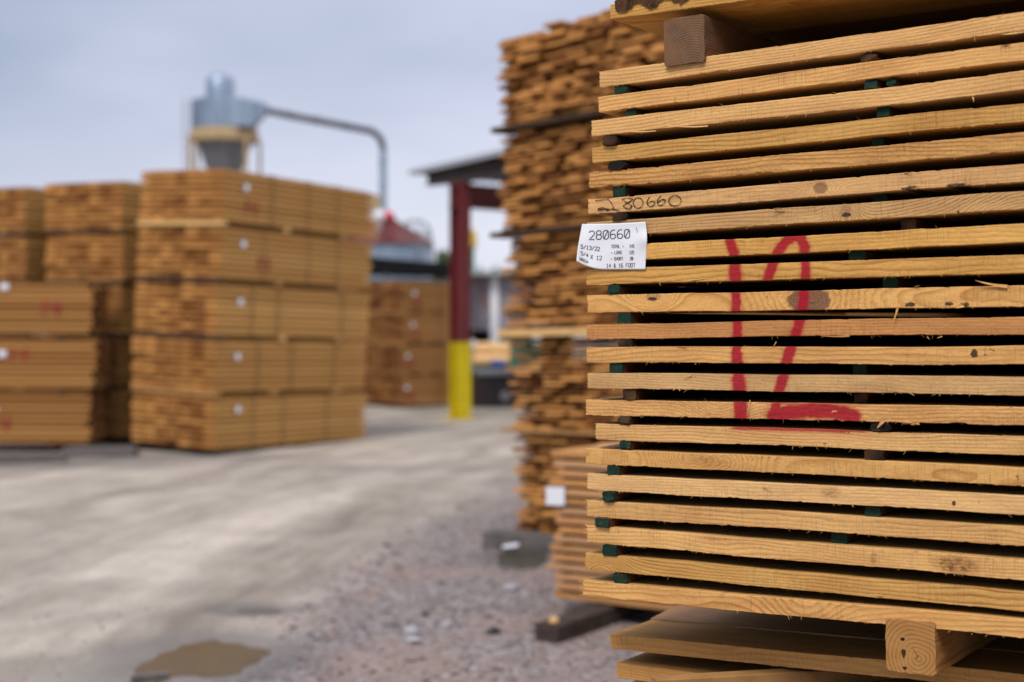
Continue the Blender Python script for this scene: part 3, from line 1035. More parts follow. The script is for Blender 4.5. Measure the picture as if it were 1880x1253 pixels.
for si, (r, x0, x1, tone, rec, shape) in enumerate(STICKS):
    (oa, Ma, tha), (ob, Mb_, thb) = row_boards[r - 1], row_boards[r]
    ymid = ROWS[r - 1][2] + (ROWS[r - 1][4] - ROWS[r - 1][2]) * (x0 - 1085) / 795
    A = plane_hit(x0, ymid, rec)
    B = plane_hit(x1, ymid, rec)
    w = (B - A).length
    # heights of the gap at this place
    la = Ma.inverted() @ A
    zt = (Ma @ Vector((la.x, la.y, -tha))).z - 0.0008
    lb = Mb_.inverted() @ A
    zb = (Mb_ @ Vector((lb.x, lb.y, 0))).z + 0.0008
    h = zt - zb
    xs_ax = Ma.to_3x3().col[0].normalized()
    vx = (V2 - xs_ax * V2.dot(xs_ax)).normalized()
    zx = xs_ax.cross(vx).normalized()
    if tone == 'k' and shape == 2:
        h2 = h
    rs = np.random.RandomState(si + 40)
    # profile in (across, up); swept into the stack along local x
    if shape == 2:
        prof = [(w * (0.5 + 0.5 * math.copysign(abs(math.cos(a)) ** 0.7, math.cos(a))), h * (0.5 + 0.5 * math.copysign(abs(math.sin(a)) ** 0.75, math.sin(a)))) for a in np.linspace(0, 2 * PI, 15)[:-1]]
    else:
        c_ = {0: 0.08, 1: 0.2, 3: 0.25}[shape] * h
        prof = [(c_, 0), (w * 0.5, -0.0002), (w - c_, 0), (w, c_), (w, h * 0.5), (w, h - c_), (w - c_, h), (w * 0.5, h), (c_, h), (0, h - c_), (0, h * 0.5), (0, c_)]
    prof = [(a + 0.0008 * rs.randn() * (0.5 if shape == 0 else 1), b if (b < 0.0005 or b > h - 0.0005) else b + 0.0006 * rs.randn()) for a, b in prof]
    if shape == 3:
        ca, sa = math.cos(0.22), math.sin(0.22)
        prof = [(w / 2 + (a - w / 2) * ca * 0.8 - (b - h / 2) * sa, h / 2 + ((a - w / 2) * sa + (b - h / 2) * ca) * 0.78) for a, b in prof]
    n = len(prof)
    vs = []
    for q, xq in enumerate((0.0, 0.002, 0.012, 0.03, 2.11)):
        for (a, b) in prof:
            k = 0.93 if q == 0 else 1.0
            vs.append((xq + (0.0012 * rs.randn() if q == 0 else 0), w / 2 + (a - w / 2) * k, h / 2 + (b - h / 2) * k))
    fs = [tuple(range(n))]
    for q in range(4):
        for j in range(n):
            fs.append((q * n + j, q * n + (j + 1) % n, (q + 1) * n + (j + 1) % n, (q + 1) * n + j)[::-1])
    # local frame: x into the stack, y to the LEFT along the boards
    Mx = fmat(vx, -xs_ax, zx, Vector((B.x, B.y, zb)))
    vs = [(x, y, z) for (x, y, z) in vs]
    o = mesh_obj('spacer_stick', vs, fs, M['stick_green'] if tone == 'g' else M['stick_dark'], M=Mx)
    side = 'left end' if x0 < 1300 else 'middle'
    cname = {'g': 'green-tipped', 'k': 'dark bare'}[tone]
    extra = ', tilted' if shape == 3 else (', upright one' if (r == 2 and x0 == 1587) else '')
    tag(o, f'{cname} spacer stick near the {side}, under the {ORD[r - 1]} board of the nearest stack{extra}', 'spacer stick', 'spacer sticks of the nearest stack')

# weathered square block on top, pine block below
def block(x0, x1, y0, y1, depth, length, mat, name, seed):
    A = plane_hit(x0, y1, depth)
    B = plane_hit(x1, y1, depth)
    C_ = plane_hit(x0, y0, depth)
    w = (B - A).length
    h = (C_ - A).length
    ax = (D2 + UP * (0.02)).normalized()
    vx = V2
    zx = ax.cross(vx).normalized()
    rs = np.random.RandomState(seed)
    prof = []
    nseg = 8
    c_ = 0.004
    cs = [(c_, 0), (w - c_, 0), (w, c_), (w, h - c_), (w - c_, h), (c_, h), (0, h - c_), (0, c_)]
    for i in range(8):
        a, b = cs[i], cs[(i + 1) % 8]
        m_ = nseg if i % 2 == 0 else 1
        for k in range(m_):
            t = k / m_
            prof.append((a[0] + (b[0] - a[0]) * t, a[1] + (b[1] - a[1]) * t))
    n = len(prof)
    xs = [0, 0.001, 0.004, 0.02, 0.06, 0.15, 0.3, length]
    vs = []
    for q, xq in enumerate(xs):
        for j, (a, b) in enumerate(prof):
            k = 0.985 if q == 0 else 1.0
            jy = 0.0007 * rs.randn() if q < 6 else 0
            vs.append((xq, w / 2 + (w / 2 - a) * k + jy, -h / 2 + (b - h / 2) * k + (0.0007 * rs.randn() if q < 6 else 0)))
    fs = [tuple(range(n))[::-1]]
    for q in range(len(xs) - 1):
        for j in range(n):
            fs.append((q * n + j, q * n + (j + 1) % n, (q + 1) * n + (j + 1) % n, (q + 1) * n + j))
    Mx = fmat(vx, -ax, zx, B + zx * h)
    o = mesh_obj(name, vs, fs, mat, M=Mx)
    return o, w, h, Mx


bo, bw_, bh_, bM = block(1220, 1293, 27, 113, -0.012, 1.9, M['block_grey'], 'bolster', 3)
tag(bo, 'weathered grey brown square block between the topmost board and the pack above it', 'bolster', 'square blocks of the nearest stack')
bo2, bw2, bh2, bM2 = block(1628, 1718, 1146, 1243, -0.012, 1.9, M['block_pine'], 'bolster', 4)
tag(bo2, 'golden pine square block with round growth rings under the bottom board of the nearest stack', 'bolster', 'square blocks of the nearest stack')
mt = MB()   # insect holes / nail marks on the pine block end
for (px, py, rx, rz) in ((1657, 1174, 0.004, 0.003), (1659, 1200, 0.004, 0.008), (1661, 1227, 0.004, 0.003)):
    c_ = plane_hit(px, py, -0.0124)
    mt.add([c_ + D2 * rx * math.cos(a) * (1 + 0.3 * math.sin(3 * a)) + UP * rz * math.sin(a) for a in np.linspace(0, 2 * PI, 11)[:-1]], [tuple(range(10))])
pith = plane_hit(1686, 1206, -0.0124)
for (ang, ln) in ((2.2, 0.022), (3.7, 0.012)):
    d_ = D2 * math.cos(ang) + UP * math.sin(ang)
    e_ = D2 * -math.sin(ang) + UP * math.cos(ang)
    mt.add([pith - e_ * 0.0006, pith + d_ * ln * 0.5 - e_ * 0.0004 + e_ * 0.001, pith + d_ * ln, pith + d_ * ln * 0.5 + e_ * 0.0014, pith + e_ * 0.0006], [(0, 1, 2, 3, 4)])
mt.build('nail_mark', M['stick_dark']).parent = bo2
bo2.children[0].matrix_parent_inverse = bM2.inverted()

# boards of the pack below: recessed a little, seen from above
def plank(xl, ytl, ybl, ytr, depth0, width, seed, label, mat, th=None, length=4.4, skew=0.0, du=0.0, fuzz=10, feats=None, dz=0.0, fine=0.98, grp='boards of the pack under the nearest stack'):
    L = plane_hit(xl, ytl, depth0)
    Rr = plane_hit(1880, ytr, depth0)
    xa = (Rr - L).normalized()
    ya = (V2 - xa * V2.dot(xa)).normalized()
    za = xa.cross(ya).normalized()
    if th is None:
        th = (L - plane_hit(xl, ybl, depth0)).length
    Mb = fmat(xa, ya, za, L + xa * du + za * dz)
    o = board_mesh('board', Mb, length, width, th, seed, mat, fuzz=fuzz, skew=skew, features=feats, fine=fine)
    tag(o, label, 'board', grp)
    return o, Mb, th


def f_p1(o, U, Wz, pos):
    s_ = np.zeros(len(U))
    for (x, y, rx, ry, a) in ((0.24, 0.17, 0.022, 0.012, 0.9), (0.42, 0.10, 0.05, 0.018, 0.75), (0.34, 0.17, 0.03, 0.008, 0.7), (0.60, 0.12, 0.06, 0.02, 0.7)):
        s_ = np.maximum(s_, a * (1 - sstep(0.4, 1.2, np.hypot((pos[:, 0] - x) / rx, (pos[:, 1] - y) / ry))))
    attr(o, 'brown', s_)


M['wood_p1'] = make_wood('pale_plank', (0.84, 0.45, 0.15), (0.52, 0.22, 0.06), strength=(0.5, 0.6))
p1, Mp1, thp = plank(1120.6, 1163, 1190, 1238, 0.13, 0.175, 911, 'wide pale board right under the pine block, left end showing its top face', M['wood_p1'], feats=f_p1)
# its neighbour behind
def simple_board(Mb, length, width, th, mat, label, grp, skew=0.0, cat='board', seed=1):
    m = MB()
    xs = [0, 0.002, 0.3, length]
    prof = [(0.001, 0), (width - 0.001, 0), (width, -0.001), (width, -th + 0.001), (width - 0.001, -th), (0.001, -th), (0, -th + 0.001), (0, -0.001)]
    vs = [(x + (skew * p[0] / width if x < 0.1 else 0), p[0], p[1]) for x in xs for p in prof]
    fs = [tuple(range(8))[::-1], tuple(range(24, 32))]
    for q in range(3):
        for j in range(8):
            fs.append((q * 8 + j, q * 8 + (j + 1) % 8, (q + 1) * 8 + (j + 1) % 8, (q + 1) * 8 + j))
    fs = [f[::-1] for f in fs]
    m.add(vs, fs)
    o = m.build('board', mat, M=Mb)
    tag(o, label, cat, grp)
    return o


GL = 'boards of the pack under the nearest stack'
simple_board(Mp1 @ Matrix.Translation((-0.003, 0.177, 0.0015)), 4.4, 0.29, thp, M['wood_top'], 'second board back in the row under the pine block, end skewed', GL, skew=-0.045)
for k in (1, 2, 3, 4):
    simple_board(Mp1 @ Matrix.Translation((0.015 * k, 0.17 + 0.30 * k, -0.001 * k)), 4.4, 0.295, thp, M['wood_shaded'], 'board at the back of the row under the pine block', GL)
p2, Mp2, thp2 = plank(1132.7, 1218, 1245, 1313, 0.13, 0.235, 934, 'pale board with frayed end below the wide one, lowest at the photo edge', M['wood_top'], fuzz=40)
simple_board(Mp2 @ Matrix.Translation((0.02, 0.237, 0)), 4.4, 0.29, thp2, M['wood_top'], 'second board back in the lowest row of the photo', GL)
for k in (1, 2, 3, 4):
    simple_board(Mp2 @ Matrix.Translation((0.012 * k, 0.23 + 0.30 * k, 0)), 4.4, 0.295, thp2, M['wood_shaded'], 'board at the back of the lowest row of the photo', GL)
# slanting brown stick between the two lower rows
A = plane_hit(1290, 1268, 0.0)
A.z = (Mp2 @ Vector((0.25, 0.01, 0))).z + 0.001
dirv = (V2 * 0.74 + D2 * 0.67).normalized()
gaph = (Mp1 @ Vector((0.3, 0, -thp))).z - (Mp2 @ Vector((0.3, 0, 0))).z - 0.002
m = MB()
m.box(-0.10, 0.65, -0.018, 0.018, 0, max(gaph, 0.01), ch=0.002)
so = m.build('spacer_stick', M['stick_green'], M=fmat(dirv, UP.cross(dirv).normalized(), UP, A))
so.data.materials[0] = M['bolster']
tag(so, 'brown slanting spacer stick between the two lowest boards at the photo edge', 'spacer stick')
# rest of that pack, below the photo's lower edge down to the yard
lowm = None
nlow = 13
zlow = Mp2.translation.z - 0.033
for k in range(nlow):
    zc = zlow - 0.0525 * (k + 1) + 0.033
    if zc < 0.16:
        break
    Mk = Matrix.Translation((0, 0, zc - Mp2.translation.z)) @ Mp2
    for q in (0, 1):
        if lowm is None:
            lo = simple_board(Mk, 4.4, 0.30, 0.032, M['wood_top'], '', GL)
            lowm = lo.data
        else:
            lo = bpy.data.objects.new('board', lowm)
            link(lo)
            lo.matrix_world = Mk @ Matrix.Translation((0.01 * ((k * 3) % 4), 0.302 * q, 0))
        tag(lo, 'board low in the pack that carries the nearest stack', 'board', 'boards below the photo edge')
for k, xx in enumerate((0.12, 1.6, 3.2, 4.1)):
    p = Mp2 @ Vector((xx, 0, 0))
    m = MB()
    m.box(-0.1, 1.9, -0.05, 0.05, -0.02, 0.13)
    o = m.build('bolster', M['timber_grey'], M=fmat(V2, -D2, UP, Vector((p.x, p.y, 0))))
    tag(o, 'grey timber on the yard under the nearest stack', 'bolster', 'timbers under the nearest stack')

# the pack above: underside of its first row
L = plane_hit(1121, 8, 0.0)
Rr = plane_hit(1880, -104, 0.0)
GT = 'boards of the pack above the nearest stack'
t1, Mt1, tht = plank(1121, 9, 36, -106, 0.0, 0.30, 977, 'topmost board of the photo with bark on its corner, over the weathered block', M['wood'], fuzz=30, grp=GT)
for k in range(1, 7):
    simple_board(Mt1 @ Matrix.Translation((0.02 * ((k * 2) % 3) + 0.01, 0.302 * k, 0)), 4.4, 0.30, tht, M['wood_shaded'], 'board further back in the row above the weathered block', GT)
# bark strip along the upper front corner of that board
rs = np.random.RandomState(12)
bm_ = MB()
vs, fs = [], []
nb = 46
for i in range(nb):
    x = 0.012 + 0.24 * i / (nb - 1)
    wv = 0.010 + 0.006 * rs.rand() + 0.006 * math.sin(i * 0.5)
    hv_ = 0.007 + 0.008 * rs.rand() * (1 if i < 14 else 0.5)
    taper = 1 if i < 30 else max(0.15, (nb - i) / 16)
    vs += [(x, -0.0015 - 0.003 * rs.rand(), -wv * taper), (x, -0.005 * rs.rand() - 0.002, hv_ * 0.4 * taper), (x, 0.012 + 0.01 * rs.rand(), hv_ * taper), (x, 0.05, 0.001)]
for i in range(nb - 1):
    for j in range(3):
        fs.append((i * 4 + j, i * 4 + 4 + j, i * 4 + 5 + j, i * 4 + 1 + j))
bm_.add(vs, fs)
bk = bm_.build('bark_strip', M['bark'], parent=t1)
# next board layer of that pack (just above the photo's edge)
for k in range(0, 6):
    simple_board(Mt1 @ Matrix.Translation((0.012 * (k % 3) + 0.03, 0.302 * k + 0.004, 0.052)), 4.4, 0.30, 0.032, M['wood'], 'board in the second row above the weathered block', GT)
# a dim board lying on the stack behind the weathered block
pA = plane_hit(1393, 62, 0.36)
top1 = row_boards[0][1]
lp = top1.inverted() @ pA
simple_board(top1 @ Matrix.Translation((lp.x, 0.33, 0.034)), 3.6, 0.28, 0.032, M['wood'], 'dim board lying on the stack deep behind the weathered block', GT)


# ------------------------------------------------------------------ handwriting on the sixth board
def ribbon2(pts, hw, place, mbuf, jig=0.0, rs=None):
    """polyline as a strip with joined mitres, points placed by place(x, y)"""
    P = [np.array(p, float) for p in pts]
    Ls, Rs = [], []
    for i in range(len(P)):
        a, b = P[max(i - 1, 0)], P[min(i + 1, len(P) - 1)]
        t = b - a
        t = t / (np.linalg.norm(t) + 1e-9)
        nn = np.array([-t[1], t[0]])
        h = hw * (1 + (jig * rs.randn() if rs is not None else 0))
        Ls.append(P[i] + nn * h)
        Rs.append(P[i] - nn * h)
    vs = [place(*p) for p in Ls] + [place(*p) for p in Rs]
    n = len(P)
    mbuf.add(vs, [(i, i + 1, n + i + 1, n + i) for i in range(n - 1)])


def ell(cx, cy, rx, ry, a0=0, a1=360, n=18):
    return [(cx + rx * math.cos(math.radians(a0 + (a1 - a0) * k / n)), cy + ry * math.sin(math.radians(a0 + (a1 - a0) * k / n))) for k in range(n + 1)]


o6, M6, th6 = row_boards[5]
hw_mb = MB()
rs = np.random.RandomState(8)
dj6 = ((5 * 37) % 7 - 3) * 0.0012
pl = lambda x, y: plane_hit(x, y, dj6 - 0.0017)
wr = [
    [(1093, 369), (1104, 367), (1117, 366.5), (1123, 374), (1127, 384), (1133, 387)],
    [(1097, 384), (1106, 382), (1114, 384), (1124, 384), (1138, 388)], [(1097, 386), (1108, 384.5), (1118, 386)],
    [(1142, 366), (1150, 372), (1160, 378), (1157, 384), (1148, 383), (1144, 378), (1152, 373), (1163, 366), (1150, 364), (1141, 367)],
    ell(1171.5, 373, 9, 9.5, -90, 275),
    [(1193, 361), (1188, 368), (1188, 376), (1194, 380), (1202, 376), (1202, 371), (1195, 370), (1189, 375)],
    [(1213, 360), (1207, 367), (1207, 375), (1213, 378), (1221, 373), (1221, 367), (1214, 367), (1208, 372)],
    ell(1239, 369, 11.5, 9.5, -60, 300)]
for w_ in wr:
    dense = []
    for a, b in zip(w_[:-1], w_[1:]):
        for k in range(3):
            dense.append((a[0] + (b[0] - a[0]) * k / 3 + 0.25 * rs.randn(), a[1] + (b[1] - a[1]) * k / 3 + 0.25 * rs.randn()))
    dense.append(w_[-1])
    ribbon2(dense, 0.75, pl, hw_mb, 0.35, rs)
ho = hw_mb.build('handwriting', M['pen'])
ho.parent = o6
ho.matrix_parent_inverse = M6.inverted()

# ------------------------------------------------------------------ white paper tag
def tag_px(s, t):
    """photo pixel of the sheet point (s right, t down)"""
    xl = 1068.5 + (-3.5 * math.sin(PI * min(t, 1) * 0.8)) - 8.0 * t ** 1.6
    xr = 1184.8 + 3.4 * math.sin(PI * t) * (1 - t) * 1.5
    yt = 411.8 - 4.1 * s + 1.0 * math.sin(PI * s)
    yb = 479.4 + 15.8 * (1 - (1 - min(s / 0.42, 1.0)) ** 2.0)
    return xl + (xr - xl) * s, yt + (yb - yt) * t


def tag_depth(s, t):
    # curled forward at the lower left corner, rippled by the staple at the upper right
    d_ = -0.004
    d_ -= 0.020 * max(0, (0.42 - s) / 0.42) ** 1.8 * t ** 1.3
    d_ -= 0.006 * max(0, (0.2 - s) / 0.2) ** 2
    rr = math.hypot((s - 0.90) / 0.22, (t - 0.17) / 0.22)
    d_ += 0.0030 * math.exp(-rr * rr)
    d_ -= 0.0045 * math.exp(-(((s - 0.97) / 0.10) ** 2 + ((t - 0.36) / 0.16) ** 2))
    d_ -= 0.0012 * math.sin(s * 9 + t * 3) * math.sin(t * PI)
    return d_ - 0.001


def tag_pt(s, t, lift=0.0):
    x, y = tag_px(s, t)
    return plane_hit(x, y, tag_depth(s, t) - lift)


NSX, NSY = 48, 34
tv = [tag_pt(i / NSX, j / NSY) for j in range(NSY + 1) for i in range(NSX + 1)]
tf = [(j * (NSX + 1) + i, (j + 1) * (NSX + 1) + i, (j + 1) * (NSX + 1) + i + 1, j * (NSX + 1) + i + 1) for j in range(NSY) for i in range(NSX)]
tago = mesh_obj('paper_tag', tv, tf, M['paper'], smooth=True)
sol = tago.modifiers.new('thick', 'SOLIDIFY')
sol.thickness = 0.0003
sol.offset = -1
tag(tago, 'white printed paper tag reading 280660 stapled over the left end of the nearest stack', 'paper tag')


def zoom_st(zx, zy):
    """zoomed reading coordinates -> sheet coordinates"""
    X, Y = 1040 + zx / 8.95, 380 + zy / 8.95
    s, t = (X - 1065) / 120, (Y - 410) / 85
    for _ in range(8):
        x, y = tag_px(s, t)
        s += (X - x) / 121
        t += (Y - y) / 84
    return s, t


def zplace(zx, zy):
    s, t = zoom_st(zx, zy)
    return tag_pt(s, min(max(t, 0), 1), 0.0005)


G = {  # stroke font on a 4 wide, 6 high cell, y down
    '0': [[(1, 0), (3, 0), (4, 1), (4, 5), (3, 6), (1, 6), (0, 5), (0, 1), (1, 0)], [(0.6, 5.4), (3.4, 0.6)]],
    '1': [[(0.6, 1.2), (2, 0), (2, 6)], [(0.6, 6), (3.4, 6)]],
    '2': [[(0, 1), (1, 0), (3, 0), (4, 1), (4, 2.4), (0, 6), (4, 6)]],
    '3': [[(0, 0.8), (1, 0), (3, 0), (4, 1), (4, 2.2), (3, 2.9), (1.6, 2.9)], [(3, 2.9), (4, 3.7), (4, 5), (3, 6), (1, 6), (0, 5.2)]],
    '4': [[(3, 6), (3, 0), (0, 4.2), (4, 4.2)]],
    '5': [[(4, 0), (0.4, 0), (0.2, 2.6), (3, 2.4), (4, 3.4), (4, 5), (3, 6), (1, 6), (0, 5.2)]],
    '6': [[(3.6, 0), (1.4, 0), (0, 1.6), (0, 5), (1, 6), (3, 6), (4, 5), (4, 3.8), (3, 2.9), (1, 2.9), (0, 3.8)]],
    '8': [[(1, 0), (3, 0), (3.8, 0.8), (3.8, 2), (3, 2.8), (1, 2.8), (0.2, 2), (0.2, 0.8), (1, 0)], [(1, 2.8), (0, 3.7), (0, 5.1), (1, 6), (3, 6), (4, 5.1), (4, 3.7), (3, 2.8)]],
    '/': [[(0.2, 6), (3.8, 0)]],
    'X': [[(0, 0), (4, 6)], [(4, 0), (0, 6)]],
    'G': [[(4, 1), (3, 0), (1, 0), (0, 1), (0, 5), (1, 6), (3, 6), (4, 5), (4, 3.2), (2.4, 3.2)]],
    'R': [[(0, 6), (0, 0), (3, 0), (4, 1), (4, 2.2), (3, 3), (0, 3)], [(2, 3), (4, 6)]],
    'E': [[(4, 0), (0, 0), (0, 6), (4, 6)], [(0, 3), (3, 3)]],
    'N': [[(0, 6), (0, 0), (4, 6), (4, 0)]],
    'T': [[(0, 0), (4, 0)], [(2, 0), (2, 6)]],
    'O': [[(1, 0), (3, 0), (4, 1), (4, 5), (3, 6), (1, 6), (0, 5), (0, 1), (1, 0)]],
    'A': [[(0, 6), (0, 1), (1, 0), (3, 0), (4, 1), (4, 6)], [(0, 3.4), (4, 3.4)]],
    'L': [[(0, 0), (0, 6), (4, 6)]],
    'S': [[(4, 0.9), (3, 0), (1, 0), (0, 1), (0, 2.2), (1, 2.9), (3, 3.1), (4, 3.9), (4, 5), (3, 6), (1, 6), (0, 5.1)]],
    'H': [[(0, 0), (0, 6)], [(4, 0), (4, 6)], [(0, 3), (4, 3)]],
    'F': [[(4, 0), (0, 0), (0, 6)], [(0, 2.9), (3.2, 2.9)]],
    '&': [[(4, 6), (0.8, 1.6), (0.9, 0.5), (2, 0), (2.8, 0.8), (2.4, 1.9), (0.4, 3.6), (0.2, 5), (1.2, 6), (2.6, 5.6), (4, 3.6)]],
    ' ': []}
txt = MB()


def write(text, x, y, h, adv, slope=0.0, hw=4.0, gw=None):
    gw = gw or adv * 0.72
    for ch in text:
        for st in G[ch]:
            pts = []
            for a, b in zip(st[:-1], st[1:]):
                for k in range(2):
                    q = (a[0] + (b[0] - a[0]) * k / 2, a[1] + (b[1] - a[1]) * k / 2)
                    pts.append(q)
            pts.append(st[-1])
            pts = [(x + q[0] / 4 * gw, y + q[1] / 6 * h + q[0] / 4 * gw * slope) for q in pts]
            ribbon2(pts, hw, zplace, txt)
        x += adv
        y += adv * slope


def dot(x, y, r):
    txt.add([zplace(x + r * math.cos(a), y + r * math.sin(a)) for a in np.linspace(0, 2 * PI, 9)[:-1]], [tuple(range(8))])


write('280660', 372, 402, 140, 116, -0.045, 7.2, 86)
write('5/13/22', 235, 622, 62, 45.5, 0.145, 4.6, 36)
write('5/4', 235, 730, 58, 44, 0.34, 4.6, 35)
write('X', 396, 790, 66, 44, 0.05, 4.6, 38)
write('12', 492, 806, 66, 48, 0.04, 4.6, 38)
write('GREEN', 216, 828, 46, 28.5, 0.44, 3.6, 23)
write('TOTAL', 738, 628, 52, 29, -0.03, 3.6, 22)
write('145', 1036, 620, 52, 27, -0.03, 3.6, 21)
write('LONG', 788, 727, 50, 31, -0.02, 3.6, 24)
write('125', 1033, 724, 50, 27, -0.01, 3.6, 21)
write('SHORT', 785, 830, 50, 30, -0.02, 3.6, 23)
write('20', 1041, 826, 50, 29, 0, 3.6, 22)
write('14 & 16 FOOT', 658, 936, 64, 40, -0.018, 4.0, 29)
dot(928, 652, 9)
dot(743, 757, 9)
dot(738, 860, 9)
to = txt.build('printed_text', M['ink'])
to.parent = tago
stp = MB()
stp.tube([zplace(1145, 345), zplace(1158, 386), zplace(1170, 424)], 0.00055, 6)
sto = stp.build('staple', M['staple'])
sto.parent = tago

# ------------------------------------------------------------------ packs of lumber
LAYERS = {}


def layer_variants(key, L_, nb, bw, th, ms, me_, full):
    k = (key, L_, nb, round(th, 4))
    if k in LAYERS:
        return LAYERS[k]
    out = []
    for v in range(6):
        rs = np.random.RandomState(hash((int(L_ * 100), nb, v)) % 100000)
        m = MB()
        tints = []
        for b in range(nb):
            x0 = 0.014 * rs.randn()
            x1 = L_ + 0.014 * rs.randn()
            if b == 0:
                y0 = 0.004 * rs.randn()
            else:
                y0 = b * bw + 0.002
            y1 = (b + 1) * bw - 0.002
            t0 = len(m.v)
            vs = [(x0, y0, 0), (x1, y0, 0), (x1, y1, 0), (x0, y1, 0), (x0, y0, th), (x1, y0, th), (x1, y1, th), (x0, y1, th)]
            m.add(vs, [(3, 2, 1, 0), (4, 5, 6, 7), (0, 1, 5, 4), (2, 3, 7, 6)], 0)
            m.add(vs, [(1, 2, 6, 5), (3, 0, 4, 7)], 1)
            t = min(max(0.5 + 0.28 * rs.randn(), 0), 1)
            if rs.rand() < 0.05:
                t = 1.3
            tints += [t] * (len(m.v) - t0)
        t0 = len(m.v)
        m.box(0.07, L_ - 0.07, 0.05, nb * bw - 0.05, 0.002, full - 0.001)  # filler core added to stop background light showing between the layers
        tints += [0.9] * (len(m.v) - t0)
        o = m.build('board_layer', [ms, me_])
        attr(o, 'tint', tints)
        mesh = o.data
        bpy.data.objects.remove(o)
        out.append(mesh)
    LAYERS[k] = out
    return out


def scribble(mb, x, z, h, rs):
    """red sprayed two digit mark on the pack side (y = 0 face, outward -y)"""
    pl_ = lambda a, b: (a, -0.008, b)
    ribbon2([(x, z), (x + 0.01, z + h)], 0.016, pl_, mb)
    w = h * 0.75
    a = [(x + 0.07, z + h * 0.9), (x + 0.07 + w * 0.1, z + h * 0.45), (x + 0.07 + w, z + h * 0.42)]
    ribbon2(a, 0.015, pl_, mb)
    ribbon2([(x + 0.07 + w * 0.75, z + h), (x + 0.07 + w * 0.72, z - 0.01)], 0.015, pl_, mb)


def pack(Mp, L_, nb, bw, nlay, pitch, mats, label, group, seed, tagpos=None, mark=None, straps=(), tagsize=(0.085, 0.075), thf=0.74):
    rs = np.random.RandomState(seed)
    root = empty('lumber_pack', Mp)
    tag(root, label, 'lumber pack', group)
    meshes = layer_variants(mats, L_, nb, bw, pitch * thf, M[mats[0]], M[mats[1]], pitch)
    for i in range(nlay):
        o = bpy.data.objects.new('board_layer', meshes[rs.randint(6)])
        link(o, root)
        o.location = (0.008 * rs.randn(), 0.004 * rs.randn(), i * pitch)
    Hh = nlay * pitch
    Wd = nb * bw
    for x in straps:
        m = MB()
        e = 0.012
        for (y0, y1, z0, z1) in ((-e - 0.002, -e, -0.004, Hh + 0.004), (Wd + e, Wd + e + 0.002, -0.004, Hh + 0.004), (-e, Wd + e, Hh + 0.002, Hh + 0.004), (-e, Wd + e, -0.004, -0.002)):
            m.box(x - 0.011, x + 0.011, y0, y1, z0, z1)
        m.build('strap', M['strap'], root)
    if tagpos:
        x, z = tagpos
        m = MB()
        w, h = tagsize
        vs, fs = [], []
        for i in range(7):
            for j in range(2):
                vs.append((x + w * i / 6, -0.016 - 0.012 * math.sin(i / 6 * PI) - 0.006 * (i == 0), z + h * j))
        fs = [(i * 2, i * 2 + 2, i * 2 + 3, i * 2 + 1) for i in range(6)]
        m.add(vs, fs)
        m.build('paper_tag', M['paper'], root)
    if mark:
        m = MB()
        scribble(m, mark[0], mark[1], 0.17, rs)
        m.build('paint_mark', M['redpaint'], root)
    return root


def stack_axes(o, ang, tilt):
    """origin, heading of the side face (angle from +X), lean to the right in degrees"""
    R_ = Matrix.Rotation(math.radians(tilt), 4, 'Y') @ Matrix.Rotation(math.radians(ang), 4, 'Z')
    return Matrix.Translation(o) @ R_


def bolster_piece(Mx, x, y0, y1, z0, z1, mat, label, group):
    m = MB()
    m.box(x, x + 0.09, y0, y1, z0, z1, ch=0.0)
    o = m.build('bolster', mat)
    o.matrix_world = Mx
    # put the object's origin on the piece
    o.data.transform(Matrix.Translation((-x, -y0, -z0)))
    o.matrix_world = Mx @ Matrix.Translation((x, y0, z0))
    tag(o, label, 'bolster', group)
    return o


# tall golden stack of five packs
angA = math.degrees(math.atan2(0.85, 0.52))
oA = on_ground(392, 838)
zA = 1.5 - (825 - 590) / FPX * oA.y
MA = stack_axes(Vector((oA.x, oA.y, zA)), angA, 2.4)
gapA = 0.055
hA = (825 - 308) / FPX * oA.y
pitchA = (hA + gapA) / 5
GA = 'packs of the tall golden stack'
labA = ['bottom pack of the tall golden stack, standing on the yard', 'second pack up in the tall golden stack, between plain packs', 'middle pack of the tall golden stack, brownest board ends', 'second pack from the top of the tall golden stack, with small red mark', 'topmost pack of the tall golden stack, red mark under its tag']
for i in range(5):
    zz = i * pitchA
    pack(MA @ Matrix.Translation((0, 0.012 * ((i * 3) % 4) - 0.012, zz)), 2.75, 7, 0.185, 9, (pitchA - gapA) / 9, ('pack_side', 'pack_end'), labA[i], GA, 20 + i,
         tagpos=(0.30, (0.40, 0.36, 0.34, 0.36, 0.36)[i]), mark=((0.36, 0.10), (0.62, 0.12), None, None, None)[4 - i], straps=((0.62, 1.15, 1.95), (0.7, 1.3, 2.1), (0.55, 1.0, 2.2), (0.7, 1.5, 2.05), (0.8, 1.45, 2.0))[i])
    if i < 4:
        top = i == 3
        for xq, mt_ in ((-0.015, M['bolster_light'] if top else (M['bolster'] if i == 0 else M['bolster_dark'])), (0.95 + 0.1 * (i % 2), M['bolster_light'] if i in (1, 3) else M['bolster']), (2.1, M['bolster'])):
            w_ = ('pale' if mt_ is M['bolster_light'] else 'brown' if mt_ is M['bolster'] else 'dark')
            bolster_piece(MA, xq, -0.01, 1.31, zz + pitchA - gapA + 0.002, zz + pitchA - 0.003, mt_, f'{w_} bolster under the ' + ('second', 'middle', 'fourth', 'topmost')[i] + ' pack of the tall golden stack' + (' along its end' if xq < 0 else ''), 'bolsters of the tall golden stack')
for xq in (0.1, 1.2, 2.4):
    bolster_piece(MA, xq, 0.0, 1.3, -0.13, -0.003, M['bolster_dark'], 'dark timber on the yard under the tall golden stack', 'timbers under the tall golden stack')

